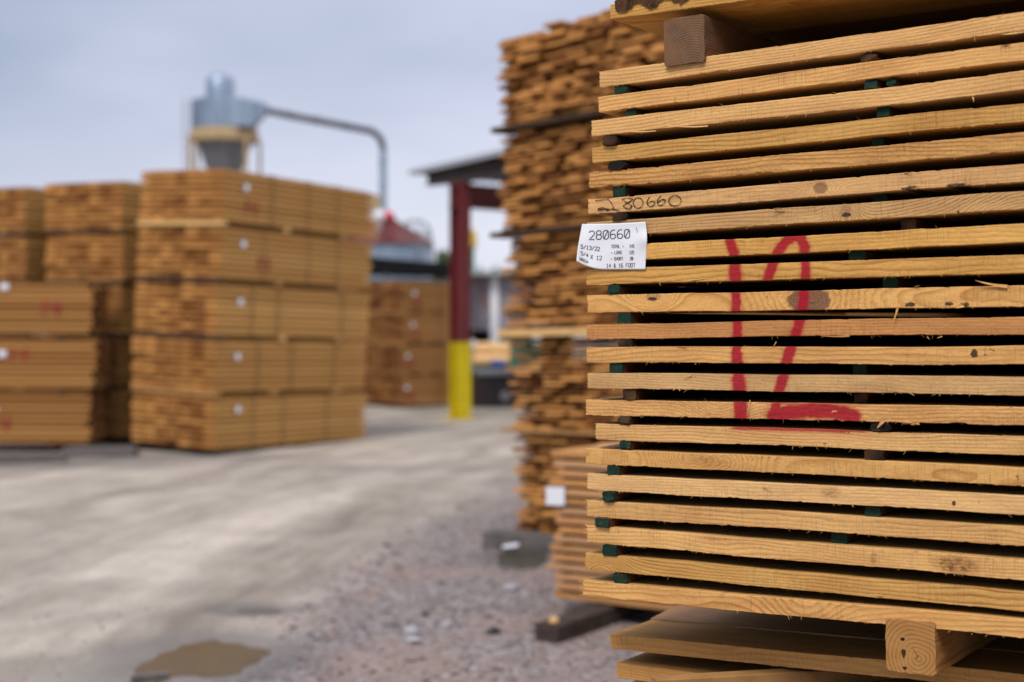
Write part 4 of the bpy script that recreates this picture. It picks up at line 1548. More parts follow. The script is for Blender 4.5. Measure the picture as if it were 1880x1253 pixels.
# second stack to its left
YBK = 17.15
oB = Vector(((218 - 940) / FPX * YBK, YBK, 0.10))
MBm = stack_axes(oB, angA, 1.6)
pitchB = (1.45 + (590 - 331) / FPX * YBK) / 5
GB = 'packs of the brown stack left of the tall golden one'
nmB = ['bottom', 'second', 'middle', 'fourth', 'topmost']
for i in range(5):
    pack(MBm @ Matrix.Translation((0, 0.02 * ((i * 2) % 3), i * pitchB)), 2.75, 7, 0.196, 9, (pitchB - 0.05) / 9, ('pack_side', 'pack_end') if i != 1 else ('pack_side', 'pack_end_dim'), f'{nmB[i]} pack of the brown stack just left of the tall golden stack', GB, 50 + i,
         tagpos=(0.5, 0.36), mark=(0.55, 0.08) if i == 4 else None, straps=(0.7, 1.9))
    if i < 4:
        for xq in (-0.01, 1.3):
            bolster_piece(MBm, xq, 0, 1.36, i * pitchB + pitchB - 0.048, (i + 1) * pitchB - 0.002, M['bolster_dark'], f'dark bolster over the {nmB[i]} pack of the brown stack', 'bolsters of the brown stack')

# far left stack, and the low stack in front of it
YDK = 18.1
oD = Vector(((43 - 940) / FPX * YDK, YDK, 0.10))
MD = stack_axes(oD, angA, 1.0)
pitchD = (1.46 + (590 - 343) / FPX * YDK) / 5
for i in range(5):
    pack(MD @ Matrix.Translation((0, 0.015 * ((i * 2) % 3), i * pitchD)), 2.75, 7, 0.172, 9, (pitchD - 0.05) / 9, ('pack_side', 'pack_end'), f'{nmB[i]} pack of the stack cut by the left photo edge', 'packs of the far left stack', 70 + i, straps=(0.7, 1.9))
    if i < 4:
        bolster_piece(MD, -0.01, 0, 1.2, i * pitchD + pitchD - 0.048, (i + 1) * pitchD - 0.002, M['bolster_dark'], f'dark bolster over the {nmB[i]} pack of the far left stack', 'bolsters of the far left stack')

yC = 16.3
xC = (166 - 940) / FPX * yC
zC = 0.12
MC = stack_axes(Vector((xC - 3.9, yC, zC)), 0.0, 0.3)
pitchC = (1.55 - zC + (590 - 517) / FPX * yC) / 3
nmC = ['bottom', 'middle', 'top']
for i in range(3):
    def xloc(px):
        return (px - 940) / FPX * yC - (xC - 3.9)
    pack(MC @ Matrix.Translation((0.03 * ((i * 2) % 3) - 0.02, 0.02 * (i % 2), i * pitchC)), 3.9, 4, 0.17, 9, (pitchC - 0.05) / 9, ('pack_side_shaded', 'pack_end_dim'), f'{nmC[i]} pack of the low stack in front at the left photo edge', 'packs of the low left stack', 90 + i,
         tagpos=((xloc(-15), 0.35), (xloc(-10), 0.36), (xloc(0), 0.50))[i], mark=((xloc(-10), 0.14), (xloc(12), 0.30), (xloc(78), 0.22))[i], straps=(0.9, 2.6))
    if i < 2:
        for xq in (0.3, 1.9, 3.5):
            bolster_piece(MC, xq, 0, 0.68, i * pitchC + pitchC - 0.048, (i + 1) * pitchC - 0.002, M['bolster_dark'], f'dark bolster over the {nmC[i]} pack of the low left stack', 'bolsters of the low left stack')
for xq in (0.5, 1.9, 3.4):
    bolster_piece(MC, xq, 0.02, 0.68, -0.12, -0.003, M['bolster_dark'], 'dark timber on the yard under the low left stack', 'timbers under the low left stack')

# grey dunnage beams lying in front
def beam(pa, pb, w, h, mat, name, label, cat, group=None, z0=None):
    a, b = on_ground(*pa), on_ground(*pb)
    xd = (b - a)
    ln = xd.length
    xd.normalize()
    yd = UP.cross(xd)
    m = MB()
    m.box(0, ln, -w / 2, w / 2, -0.03, h, ch=0.008)
    o = m.build(name, mat, M=fmat(xd, yd, UP, Vector((a.x, a.y, 0 if z0 is None else z0))))
    tag(o, label, cat, group)
    return o


beam((-60, 853), (122, 850), 0.16, 0.10, M['timber_grey'], 'timber', 'grey timber lying on the yard before the low left stack', 'timber')
beam((115, 838), (250, 836), 0.5, 0.085, M['timber_grey'], 'timber', 'flat grey timber between the low left stack and the tall golden stack', 'timber')
beam((242, 1249), (308, 1241), 0.03, 0.02, M['timber_grey'], 'stick', 'short dark stick at the lower edge of the brown puddle', 'stick')

# stack under the far shed
yE = 24.6
oE = Vector(((738 - 940) / FPX * yE, yE, 0.05))
ME = stack_axes(oE, 38, 0.8)
pitchE = (1.50 + (590 - 518) / FPX * yE) / 4
nmE = ['bottom', 'second', 'third', 'top']
for i in range(4):
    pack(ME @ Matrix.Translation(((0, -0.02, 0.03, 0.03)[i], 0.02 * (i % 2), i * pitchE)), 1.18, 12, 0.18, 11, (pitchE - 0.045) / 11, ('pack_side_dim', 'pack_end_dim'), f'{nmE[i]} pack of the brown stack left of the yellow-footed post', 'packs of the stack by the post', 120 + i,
         tagpos=(0.05 + 0.04 * i, 0.27), mark=(0.06 + 0.03 * i, 0.05), straps=(0.75,), tagsize=(0.075, 0.065))
    if i < 3:
        for xq in (0.02, 0.45, 0.9):
            bolster_piece(ME, xq, -0.0, 2.1, i * pitchE + pitchE - 0.043, (i + 1) * pitchE - 0.002, M['bolster'], f'brown bolster over the {nmE[i]} pack of the stack left of the post', 'bolsters of the stack by the post')

# unseen packs added behind the nearest stack to block light through its gaps
MHb = fmat(D2, V2, UP, P0 + V2 * 2.119 - D2 * 0.30)
MHb.translation.z = 0.33
for i in range(3):
    pack(MHb @ Matrix.Translation((0, 0, i * 0.66)), 4.0, 4, 0.16, 13, 0.0465, ('pack_side_dim', 'pack_end_dim'), 'unseen light-blocking pack added behind the nearest stack', 'light-blocking packs behind the nearest stack', 140 + i, thf=0.995)

# unseen stack added right of and behind the viewer to shade the boards' right part
MAi = fmat(-D2, -V2, UP, Vector((0.95, -0.55, 0.12)) + D2 * 4.0)
for i in range(5):
    pack(MAi @ Matrix.Translation((0, 0, i * 0.66)), 4.0, 7, 0.17, 13, 0.0465, ('pack_side', 'pack_end'), 'unseen pack added across the aisle to shade the right part of the boards', 'shading packs added across the aisle', 160 + i)

# ------------------------------------------------------------------ tall ragged stack (rough board ends), out of focus
DF = Vector((0.700, -0.714, 0)).normalized()
VF = Vector((0.714, 0.700, 0)).normalized()
YF = 9.55
FO = Vector(((940 - 940) / FPX * YF, YF, 0))
tiltF = 0.028
dF = (DF + UP * tiltF).normalized()
zF = (UP - DF * 0.0 - dF * UP.dot(dF)).normalized()
zF = dF.cross(VF).normalized()
if zF.z < 0:
    zF = -zF
MF = fmat(dF, VF, zF, FO)


def zpx(py, Y=YF):
    return H_CAM + (590 - py) / FPX * Y


LIFTS = [  # (bottom py, top py, left px shift, label)
    (980, 792, 18, 'bottom'), (786, 620, 8, 'fourth'), (604, 437.0, 4, 'third'), (425.2, 245.0, -4, 'second'), (233.4, 60, -3, 'topmost')]
rs = np.random.RandomState(77)
bmesh_var = []
for v in range(8):
    m = MB()
    m.box(0, 1, 0, 1, 0, 1)
    o = m.build('rough_board', M['rough_end'])
    me = o.data
    co_ = np.array([p.co[:] for p in me.vertices])
    for p in me.vertices:
        p.co.x += 0.03 * rs.randn() * (0 if p.co.x in (0.0, 1.0) else 1)
        p.co.z += 0.02 * rs.randn()
    attr(o, 'tint', [min(max(0.35 + 0.4 * rs.randn(), 0), 1)] * 8)
    bpy.data.objects.remove(o)
    bmesh_var.append(me)
cands = []
for (pb, ptop, sh, nm) in LIFTS:
    z0, z1 = zpx(pb), zpx(ptop)
    n = max(3, int(round((z1 - z0) / 0.0315)))
    rowh = (z1 - z0) / n
    for r in range(n):
        u = sh / FPX * YF + 0.022 * rs.randn() + (0.05 if rs.rand() < 0.15 else 0)
        lead = True
        while u < 1.38:
            w = 0.10 + 0.12 * rs.rand()
            gap = 0.004 + (0.02 + 0.06 * rs.rand() if rs.rand() < (0.55 if nm in ('bottom', 'fourth') else 0.44) else 0.006 * rs.rand())
            pr = 0.022 * rs.randn() - (0.04 if rs.rand() < 0.10 else 0)
            thk = rowh * (0.58 + 0.24 * rs.rand())
            if r == n - 1 and nm == 'topmost' and rs.rand() < 0.35:
                u += w + gap
                continue
            cands.append((nm, u, z0 + r * rowh, w, thk, pr, rs.randint(8), 0.006 * rs.randn(), u, 2.2 + 0.5 * rs.rand()))
            u += w + gap


def f_px(u, z):
    p = MF @ Vector((u, 0, 0))
    return 940 + FPX * p.x / p.y, 590 - FPX * (z + p.z - 1.5) / p.y


vis, rest = [], []
for c in cands:
    X, Y = f_px(c[1] + c[3] / 2, c[2])
    if X < 1082 or Y < 118:
        vis.append(c)
    else:
        rest.append(c)
vis.sort(key=lambda c: -c[3])
rest += vis[290:]
vis = vis[:290]
for (nm, u, z, w, thk, pr, v, yaw, _, ln) in vis:
    o = bpy.data.objects.new('rough_board', bmesh_var[v])
    link(o)
    o.matrix_world = MF @ Matrix.Translation((u, pr, z)) @ Matrix.Rotation(yaw, 4, 'Z') @ Matrix.Diagonal((w, ln, thk, 1))
    tag(o, f'rough brown board end in the {nm} lift of the tall ragged stack', 'board', f'board ends in the {nm} lift of the tall ragged stack')
m = MB()
tn = []
for (nm, u, z, w, thk, pr, v, yaw, _, ln) in rest:
    b = len(m.v)
    m.box(0, 1, 0, 1, 0, 1, M=Matrix.Translation((u, pr, z)) @ Matrix.Rotation(yaw, 4, 'Z') @ Matrix.Diagonal((w, ln, thk, 1)))
    tn += [min(max(0.35 + 0.4 * rs.randn(), 0), 1)] * (len(m.v) - b)
o = m.build('rough_boards', M['rough_end'], M=MF)
o.name = 'rough_board_mass'
attr(o, 'tint', tn)
tag(o, 'remaining rough brown boards of the tall ragged stack', 'boards', None, 'stuff')
# bolsters between its lifts
for (py, th_, mat, nm, lab, du) in ((239, 0.034, M['bolster_brown'], 'bolster', 'dark bolster under the topmost lift of the tall ragged stack', -0.04), (431, 0.034, M['bolster_brown'], 'bolster', 'dark bolster under the second lift of the tall ragged stack, tip sticking out left', -0.07),
                                    (612, 0.05, M['bolster_light'], 'bolster', 'pale board laid under the third lift of the tall ragged stack', -0.01), (789, 0.021, M['bolster'], 'bolster', 'brown bolster over the bottom lift of the tall ragged stack', 0.0)):
    m = MB()
    m.box(du, 1.38, -0.085, 0.10, zpx(py) - th_ / 2, zpx(py) + th_ / 2)
    for yy in (1.85,):
        m2 = MB()
        m2.box(0.0, 1.38, yy, yy + 0.1, zpx(py) - th_ / 2, zpx(py) + th_ / 2)
        o = m2.build(nm, M['bolster_dark'], M=MF)
        tag(o, 'bolster at the far end of the tall ragged stack', 'bolster', 'far bolsters of the tall ragged stack')
    o = m.build(nm, mat, M=MF)
    tag(o, lab, 'bolster', 'bolsters of the tall ragged stack')
beam((893, 1004), (1030, 1012), 0.14, 0.11, M['timber_grey'], 'timber', 'rough grey timber under the left foot of the tall ragged stack', 'timber')
m = MB()
m.box(0.0, 1.36, 1.8, 1.95, -0.03, 0.062)
o = m.build('timber', M['timber_grey'], M=MF)
tag(o, 'grey timber under the far end of the tall ragged stack', 'timber')
pA = on_ground(936, 1020)
m = MB()
m.add([(-0.05, 0, 0), (0.05, 0.01, 0.01), (0.06, 0.08, 0.02), (-0.04, 0.09, 0.005), (-0.05, 0, 0.003), (0.05, 0.01, 0.013), (0.06, 0.08, 0.023), (-0.04, 0.09, 0.008)], [(3, 2, 1, 0), (4, 5, 6, 7), (0, 1, 5, 4), (1, 2, 6, 5), (2, 3, 7, 6), (3, 0, 4, 7)])
o = m.build('paper_scrap', M['white'], M=Matrix.Translation((pA.x, pA.y, 0.045)))
tag(o, 'pale scrap of paper on the wet ground beside the grey timber', 'scrap')

# ------------------------------------------------------------------ short gapped stack behind the nearest one
YG = 7.25
dG = (Vector((0.83, -0.558, 0)).normalized() + UP * 0.012).normalized()
vG = UP.cross(dG).normalized()
zG = dG.cross(vG).normalized()
GO = Vector(((1014 - 940) / FPX * YG, YG, 0))
M_G = fmat(dG, vG, zG, GO)
zbot, ztop = H_CAM + (590 - 1087) / FPX * YG, H_CAM + (590 - 828) / FPX * YG
nG = 16
rowG = (ztop - zbot) / (nG - 1)
m = MB()
m.box(0, 3.2, 0, 0.30, -0.031, 0, ch=0.002)
go = m.build('board', M['wood'])
M['wood_g'] = make_wood('browner_pine', (0.66, 0.355, 0.150), (0.42, 0.195, 0.072))
go.data.materials[0] = M['wood_g']
g_me = go.data
bpy.data.objects.remove(go)
rs = np.random.RandomState(4)
for i in range(nG):
    zz = ztop - i * rowG
    uo = 0.012 * rs.randn() + (0.0, 0.03, 0.05, -0.01, -0.02, -0.02, 0.02, 0.03, 0.03, 0.02, 0.0, 0.0, -0.01, 0.01, 0.015, 0.02)[i]
    o = bpy.data.objects.new('board', g_me)
    link(o)
    o.matrix_world = M_G @ Matrix.Translation((uo, 0.006 * rs.randn(), zz))
    tag(o, f'brown board, {ORD[i]} from the top of the short gapped stack with its own tag', 'board', 'boards of the short gapped stack')
    for k in (1, 2, 3):
        if i > 0 and k > 1:
            continue
        q = bpy.data.objects.new('board', g_me)
        link(q)
        q.matrix_world = M_G @ Matrix.Translation((uo + 0.02, 0.305 * k, zz - 0.0005 * k))
        tag(q, 'board behind the front ones in the short gapped stack', 'board', 'inner boards of the short gapped stack')
    if i < nG - 1:
        for su in (0.06 + 0.02 * rs.rand(), 0.72 + 0.02 * rs.rand()):
            ms = MB()
            ms.box(0, 0.03, 0.004, 1.2, zz - rowG + 0.0005, zz - 0.0315)
            so = ms.build('spacer_stick', M['stick_dark'])
            so.matrix_world = M_G @ Matrix.Translation((su, 0, 0))
            tag(so, f'dark spacer stick under the {ORD[i]} board of the short gapped stack', 'spacer stick', 'spacer sticks of the short gapped stack')
# a dark back board row so that the gaps read dark
# its tag
m = MB()
pT = M_G.inverted() @ (GO + Vector((0, 0, H_CAM + (590 - 910) / FPX * YG)))
vs, fs = [], []
for i in range(7):
    for j in range(2):
        vs.append((-0.022 + 0.112 * i / 6, -0.014 - 0.008 * math.sin(i / 6 * PI), pT.z - 0.048 + 0.094 * j + 0.003 * (i / 6)))
m.add(vs, [(i * 2, i * 2 + 2, i * 2 + 3, i * 2 + 1) for i in range(6)])
o = m.build('paper_tag', M['paper'], M=M_G)
tag(o, 'small white paper tag at the left edge of the short gapped stack', 'paper tag')
# dark timbers carrying it
pa = on_ground(982, 1176)
m = MB()
m.box(0, 1.35, -0.125, 0.0, -0.03, zbot - 0.038, ch=0.006)
o = m.build('timber', M['timber_dark'], M=fmat(Vector((0.55, 0.835, 0)), Vector((-0.835, 0.55, 0)), UP, Vector((pa.x, pa.y, 0))))
tag(o, 'blackish square timber end sticking out under the short gapped stack', 'timber')
m = MB()
pb = M_G @ Vector((1.6, 0.02, 0))
m.box(-0.02, 1.25, -0.08, 0.08, -0.03, zbot - 0.02, ch=0.006)
o = m.build('timber', M['timber_grey'], M=fmat(Vector((0.50, 0.866, 0)), Vector((-0.866, 0.5, 0)), UP, Vector((pb.x, pb.y, 0))))
tag(o, 'hidden timber under the right half of the short gapped stack', 'timber')
m = MB()
pc_ = on_ground(1000, 1120)
m.lathe([(0.0, 0.03), (0.018, 0.026), (0.026, 0.010), (0.024, 0.0)], 10)
o = m.build('wood_chip', M['log'], M=Matrix.Translation((pa.x + 0.09, pa.y + 0.01, zbot - 0.039)))
tag(o, 'orange wood chip on the blackish timber end', 'wood chip')

# ------------------------------------------------------------------ open shed with the red and yellow post
YS = 21.8
pS = on_ground(845, 770)
root = empty('open_shed', Matrix.Translation((pS.x, pS.y, 0)))
tag(root, 'open shed with flat dark roof on an oxblood steel post painted yellow below', 'shed')
ztopS = H_CAM + (590 - 333) / FPX * pS.y
zy = H_CAM + (590 - 628) / FPX * pS.y
Rz = Matrix.Rotation(math.radians(38), 4, 'Z')


def ibeam(m, z0, z1, s, fl, wb, M_=None):
    m.box(-s / 2, s / 2, -s / 2, -s / 2 + fl, z0, z1, M=M_)
    m.box(-s / 2, s / 2, s / 2 - fl, s / 2, z0, z1, M=M_)
    m.box(-wb / 2, wb / 2, -s / 2 + fl, s / 2 - fl, z0, z1, M=M_)


m = MB()
ibeam(m, zy, ztopS, 0.235, 0.022, 0.018, Rz)
post = m.build('post', M['oxblood'], root)
m = MB()
ibeam(m, 0.012, zy - 0.001, 0.243, 0.026, 0.022, Rz)
m.box(-0.2, 0.2, -0.2, 0.2, -0.02, 0.012, M=Rz)
foot = m.build('yellow_foot', M['yellow'], root)
foot['label'] = 'safety yellow lower part of the post'
tip = at(757, 319, 22.5) - Vector((pS.x, pS.y, 0))
e1 = Vector((0.70, -0.714, 0.072)).normalized()
e2 = Vector((0.72, 0.694, 0.0)).normalized()
nn = e1.cross(e2).normalized()
nn = nn if nn.z > 0 else -nn
Mr = fmat(e1, e2, nn, tip)
m = MB()
m.box(0, 6.5, 0, 7.5, 0.0, 0.02)
nrib = 40
for k in range(nrib):      # corrugations under and over the sheet
    y = 7.5 * (k + 0.25) / nrib
    m.box(0.01, 6.49, y, y + 0.06, -0.022, -0.0005)
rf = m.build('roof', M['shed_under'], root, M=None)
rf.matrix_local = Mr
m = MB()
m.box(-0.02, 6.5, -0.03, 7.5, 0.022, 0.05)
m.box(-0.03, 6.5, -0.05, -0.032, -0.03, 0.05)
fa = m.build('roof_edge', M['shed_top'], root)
fa.matrix_local = Mr
m = MB()
Mb1 = fmat(e2, UP.cross(e2).normalized(), UP, Vector((0, 0, ztopS - 0.40)))
for (z0, z1, w) in ((0, 0.025, 0.20), (0.0255, 0.335, 0.02), (0.3355, 0.36, 0.20)):
    m.box(-0.15, 6.5, -w / 2, w / 2, z0, z1)
bmx = m.build('beam', M['oxblood'], root)
bmx.matrix_local = Mb1
m = MB()
e1h = Vector((0.70, -0.714, 0)).normalized()
Mb2 = fmat(e1h, UP.cross(e1h).normalized(), UP, Vector((0, 0, ztopS - 0.02)))
for (z0, z1, w) in ((0, 0.02, 0.14), (0.0205, 0.16, 0.016), (0.1605, 0.18, 0.14)):
    m.box(-0.75, 5.5, -w / 2, w / 2, z0, z1)
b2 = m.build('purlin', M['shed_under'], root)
b2.matrix_local = Mb2
# far post of the shed, behind the ragged stack
m = MB()
off = e2 * 6.2
ibeam(m, -0.01, ztopS - 0.42, 0.235, 0.022, 0.018, Matrix.Translation((off.x, off.y, 0)) @ Rz)
m.build('post', M['oxblood'], root)
off = e1h * 5.2
m = MB()
ibeam(m, -0.01, ztopS, 0.235, 0.022, 0.018, Matrix.Translation((off.x, off.y, 0)) @ Rz)
m.build('post', M['oxblood'], root)

# ------------------------------------------------------------------ dust collector cyclone
YC = 60.0
sc_ = YC / FPX


def cpt(px, py, Y=YC):
    return at(px, py, Y)


cx = cpt(412, 300)
root = empty('dust_collector', Matrix.Translation((cx.x, cx.y, 0)))
tag(root, 'silvery dust collector cyclone on legs with a tan collar, rising behind the lumber', 'dust collector')
zc = lambda py: H_CAM + (590 - py) * sc_
m = MB()
R1 = 58 * sc_
m.lathe([(0.0, zc(183)), (R1 * 0.9, zc(185)), (R1, zc(188)), (R1, zc(240)), (0.0, zc(240))], 20)
for k in range(20):
    a = 2 * PI * k / 20
    m.box(-0.03, 0.03, -0.03, 0.03, zc(240), zc(188), M=Matrix.Translation((R1 * math.cos(a), R1 * math.sin(a), 0)) @ Matrix.Rotation(a, 4, 'Z'))
m.build('drum', M['galv'], root)
m = MB()
R2 = 26 * sc_
m.lathe([(R2, zc(186)), (R2, zc(150)), (R2 * 0.85, zc(143)), (R2 * 0.5, zc(138)), (0, zc(136.5))], 20)
m.build('cap', M['galv'], root, smooth=True).location = (-7 * sc_, 0, 0)
m = MB()
m.lathe([(R1 * 1.04, zc(241)), (R1 * 1.10, zc(246)), (R1 * 1.10, zc(262)), (R1 * 0.9, zc(263)), (0, zc(262))], 12)
m.build('collar', M['tan'], root)
m = MB()
m.lathe([(R1 * 0.88, zc(262)), (R1 * 0.84, zc(268)), (33 * sc_, zc(312)), (14 * sc_, zc(345)), (0, zc(345))], 20)
m.build('hopper', M['galv_dull'], root, smooth=True)
for (dx_, dy_) in ((-59, 0.9), (-52, -1.2), (50, -1.2), (58, 0.9)):
    m = MB()
    m.box(-0.06, 0.06, -0.06, 0.06, -0.02, zc(255))
    m.build('leg', M['tan'], root).location = (dx_ * sc_, dy_, 0)
m = MB()
yfi = -0.55
A_ = [(18 * sc_, -R1 * 0.95, zc(188)), (18 * sc_, -R1 * 0.15, zc(188)), (18 * sc_, -R1 * 0.15, zc(240)), (18 * sc_, -R1 * 0.95, zc(240))]
B_ = [(83 * sc_, -R1 * 0.60, zc(196)), (83 * sc_, -R1 * 0.35, zc(196)), (83 * sc_, -R1 * 0.35, zc(214)), (83 * sc_, -R1 * 0.60, zc(214))]
Cc = [(58 * sc_, -R1 * 0.95, zc(192)), (58 * sc_, -R1 * 0.15, zc(192)), (58 * sc_, -R1 * 0.15, zc(238)), (58 * sc_, -R1 * 0.95, zc(238))]
m.add(A_ + Cc + B_, [(0, 1, 5, 4), (1, 2, 6, 5), (2, 3, 7, 6), (3, 0, 4, 7), (4, 5, 9, 8), (5, 6, 10, 9), (6, 7, 11, 10), (7, 4, 8, 11), (8, 9, 10, 11), (3, 2, 1, 0)])
m.build('inlet', M['galv'], root)
ps = [cpt(490, 207), cpt(560, 221), cpt(640, 236), cpt(676, 243)]
for k in range(1, 9):
    a = k / 8 * PI / 2
    ps.append(cpt(676 + 30 * math.sin(a), 243 + 32 * (1 - math.cos(a)) + 4 * k / 8))
sh = Vector((cx.x, cx.y, 0))
offy = Vector((0, -R1 * 0.47, 0))
m = MB()
m.tube([p - sh + offy for p in ps], 6.2 * sc_, 12)
for t_ in (0.25, 0.5, 0.8):
    q0 = ps[0].lerp(ps[3], t_) - sh + offy
    dd_ = (ps[3] - ps[0]).normalized()
    m.tube([q0 - dd_ * 0.04, q0 + dd_ * 0.04], 7.6 * sc_, 12)
m.build('duct', M['duct_dark'], root, smooth=False)
m = MB()
for sx_ in (-0.16, 0.16):
    m.tube([(-60 * sc_ + sx_, -R1 * 0.5, 0.5), (-60 * sc_ + sx_, -R1 * 0.5, zc(186))], 0.025, 6)
for k in range(26):
    zz = 1.0 + k * (zc(186) - 1.0) / 26
    m.tube([(-60 * sc_ - 0.16, -R1 * 0.5, zz), (-60 * sc_ + 0.16, -R1 * 0.5, zz)], 0.018, 5)
m.build('ladder', M['galv_dull'], root)
m = MB()
m.tube([ps[-1] - sh + offy, cpt(706, 330) - sh + offy, Vector((cpt(706, 330).x, cpt(706, 330).y, 0.5)) - sh + offy], 6.6 * sc_, 12)
for py in (300, 345, 372):
    q = cpt(706, py) - sh + offy
    m.lathe([(6.6 * sc_, -0.05), (7.8 * sc_, -0.05), (7.8 * sc_, 0.05), (6.6 * sc_, 0.05)], 12, c=tuple(q))
m.build('downpipe', M['galv'], root, smooth=False)

# ------------------------------------------------------------------ silo with rusty cone roof, blower, rail frame
YK = 50.0
sk = YK / FPX
zk = lambda py: H_CAM + (590 - py) * sk
kx = at(706, 450, YK)
root = empty('round_silo', Matrix.Translation((kx.x, kx.y, 0)))
tag(root, 'round grey silo under a rusty red cone roof, right of the tall golden stack', 'silo')
Rk = 90 * sk
m = MB()
m.lathe([(Rk * 0.95, -0.02), (Rk * 0.95, zk(452))], 36)
m.build('wall', M['galv'], root)
m = MB()
m.lathe([(Rk * 1.02, zk(452)), (Rk * 1.02, zk(449)), (0.12, zk(397)), (0, zk(397))], 24)
for k in range(24):
    a = 2 * PI * k / 24
    m.tube([(Rk * 1.0 * math.cos(a), Rk * 1.0 * math.sin(a), zk(448.5)), (0.15 * math.cos(a), 0.15 * math.sin(a), zk(396.5))], 0.03, 5)
m.build('roof', M['rust_roof'], root)
m = MB()
m.lathe([(0.0, zk(388)), (10 * sk, zk(391)), (14 * sk, zk(398)), (12 * sk, zk(404)), (0.1, zk(404))], 14)
m.build('roof_cap', M['redmotor'], root, smooth=True).location = (6 * sk, -0.3, 0)
m = MB()
bp = at(697, 396, YK - 2)
m.lathe([(0.02, 0.2), (0.14, 0.17), (0.21, 0.0), (0.14, -0.17), (0.02, -0.2)], 16)
m.box(-0.02, 0.02, -0.02, 0.02, -0.5, -0.17)
o = m.build('vent_ball', M['white'], M=Matrix.Translation(bp))
tag(o, 'small white round vent beside the red cap of the silo', 'vent')
m = MB()
bq = at(690, 372, YK - 1.5)
m.box(-0.15, 0.15, -0.12, 0.12, -0.22, 0.2)
m.box(-0.17, 0.17, -0.14, 0.14, 0.2, 0.24)
m.box(-0.04, 0.04, -0.04, 0.04, -3.6, -0.22)
o = m.build('junction_box', M['tan'], M=Matrix.Translation(bq))
tag(o, 'small tan box on a pole at the top right corner of the tall golden stack', 'box')
m = MB()
yq = YK - 2.2
arc = [at(735 + 0, 432, yq), at(737, 416, yq), at(748, 408, yq), at(765, 405, yq), at(780, 410, yq), at(790, 425, yq), at(794, 458, yq)]
m.tube(arc, 0.04, 6)
for (a, b) in (((752, 407), (752, 436)), ((768, 405), (768, 450)), ((783, 413), (783, 458)), ((735, 432), (794, 458)), ((745, 420), (792, 436))):
    m.tube([at(*a, yq), at(*b, yq)], 0.03, 6)
m.tube([at(794, 458, yq), Vector((at(794, 458, yq).x, yq, 0))], 0.04, 6)
m.tube([at(768, 450, yq), Vector((at(768, 450, yq).x, yq, 0))], 0.04, 6)
o = m.build('ladder_cage', M['galv_dull'])
tag(o, 'grey hooped ladder cage against the cone roof of the silo', 'ladder cage')

# low shed with dark roof in front of the silo
YL = 34.0
sL = YL / FPX
zl = lambda py: H_CAM + (590 - py) * sL
xa, xb = at(560, 500, YL).x, at(852, 500, YL).x
root = empty('lean_to_shed', Matrix.Translation((xa, YL, 0)))
tag(root, 'low lean-to shed with blackish roof behind the stack left of the post', 'shed')
m = MB()
Ln = xb - xa
m.add([(0, 0, zl(497)), (Ln, 0, zl(503)), (Ln, 6, zl(497)), (0, 6, zl(490)), (0, 0, zl(462)), (Ln, 0, zl(486)), (Ln, 6, zl(480)), (0, 6, zl(456))], [(3, 2, 1, 0), (4, 5, 6, 7), (0, 1, 5, 4), (1, 2, 6, 5), (2, 3, 7, 6), (3, 0, 4, 7)])
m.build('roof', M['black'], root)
m = MB()
for k in range(60):
    x = Ln * k / 60
    m.box(x, x + Ln / 60 * 0.55, 5.6, 5.66, -0.02, zl(500))
m.box(0, Ln, 5.67, 5.72, -0.02, zl(500))
m.build('back_wall', M['white'], root)
for k in (0.05, 0.5, 0.96):
    m = MB()
    m.box(-0.06, 0.06, 0.1, 0.22, -0.02, zl(500))
    m.build('post', M['galv_dull'], root).location = (Ln * k, 0, 0)

# corrugated building right of the post
YB = 40.0
sb = YB / FPX
zb_ = lambda py: H_CAM + (590 - py) * sb
xa, xb = at(838, 500, YB).x, at(1060, 500, YB).x
root = empty('corrugated_building', Matrix.Translation((xa, YB, 0)))
tag(root, 'pale corrugated metal building with rust and dark open bays, right of the post', 'building')
Ln = xb - xa
m = MB()
nr = 34
for k in range(nr):
    x = Ln * k / nr
    m.box(x, x + Ln / nr * 0.5, -0.05, 0.0, zb_(604), zb_(505))
m.box(0, Ln, 0.001, 0.06, zb_(604), zb_(505))
m.build('wall', M['corr'], root)
m = MB()
m.add([(-0.3, -0.5, zb_(505)), (Ln, -0.5, zb_(505)), (Ln, 8, zb_(488)), (-0.3, 8, zb_(488)), (-0.3, -0.5, zb_(500)), (Ln, -0.5, zb_(500)), (Ln, 8, zb_(483)), (-0.3, 8, zb_(483))], [(3, 2, 1, 0), (4, 5, 6, 7), (0, 1, 5, 4), (1, 2, 6, 5), (2, 3, 7, 6), (3, 0, 4, 7)])
m.build('roof', M['shed_top'], root)
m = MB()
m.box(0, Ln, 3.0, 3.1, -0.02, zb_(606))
m.build('back_wall', M['black'], root)  # near-black sheet paints the shade inside the open bays
for px in (842, 908, 985):
    m = MB()
    x = at(px, 600, YB).x - xa
    m.box(x - 0.11, x + 0.11, -0.16, -0.055, -0.02, zb_(508))
    m.build('column', M['white'], root)

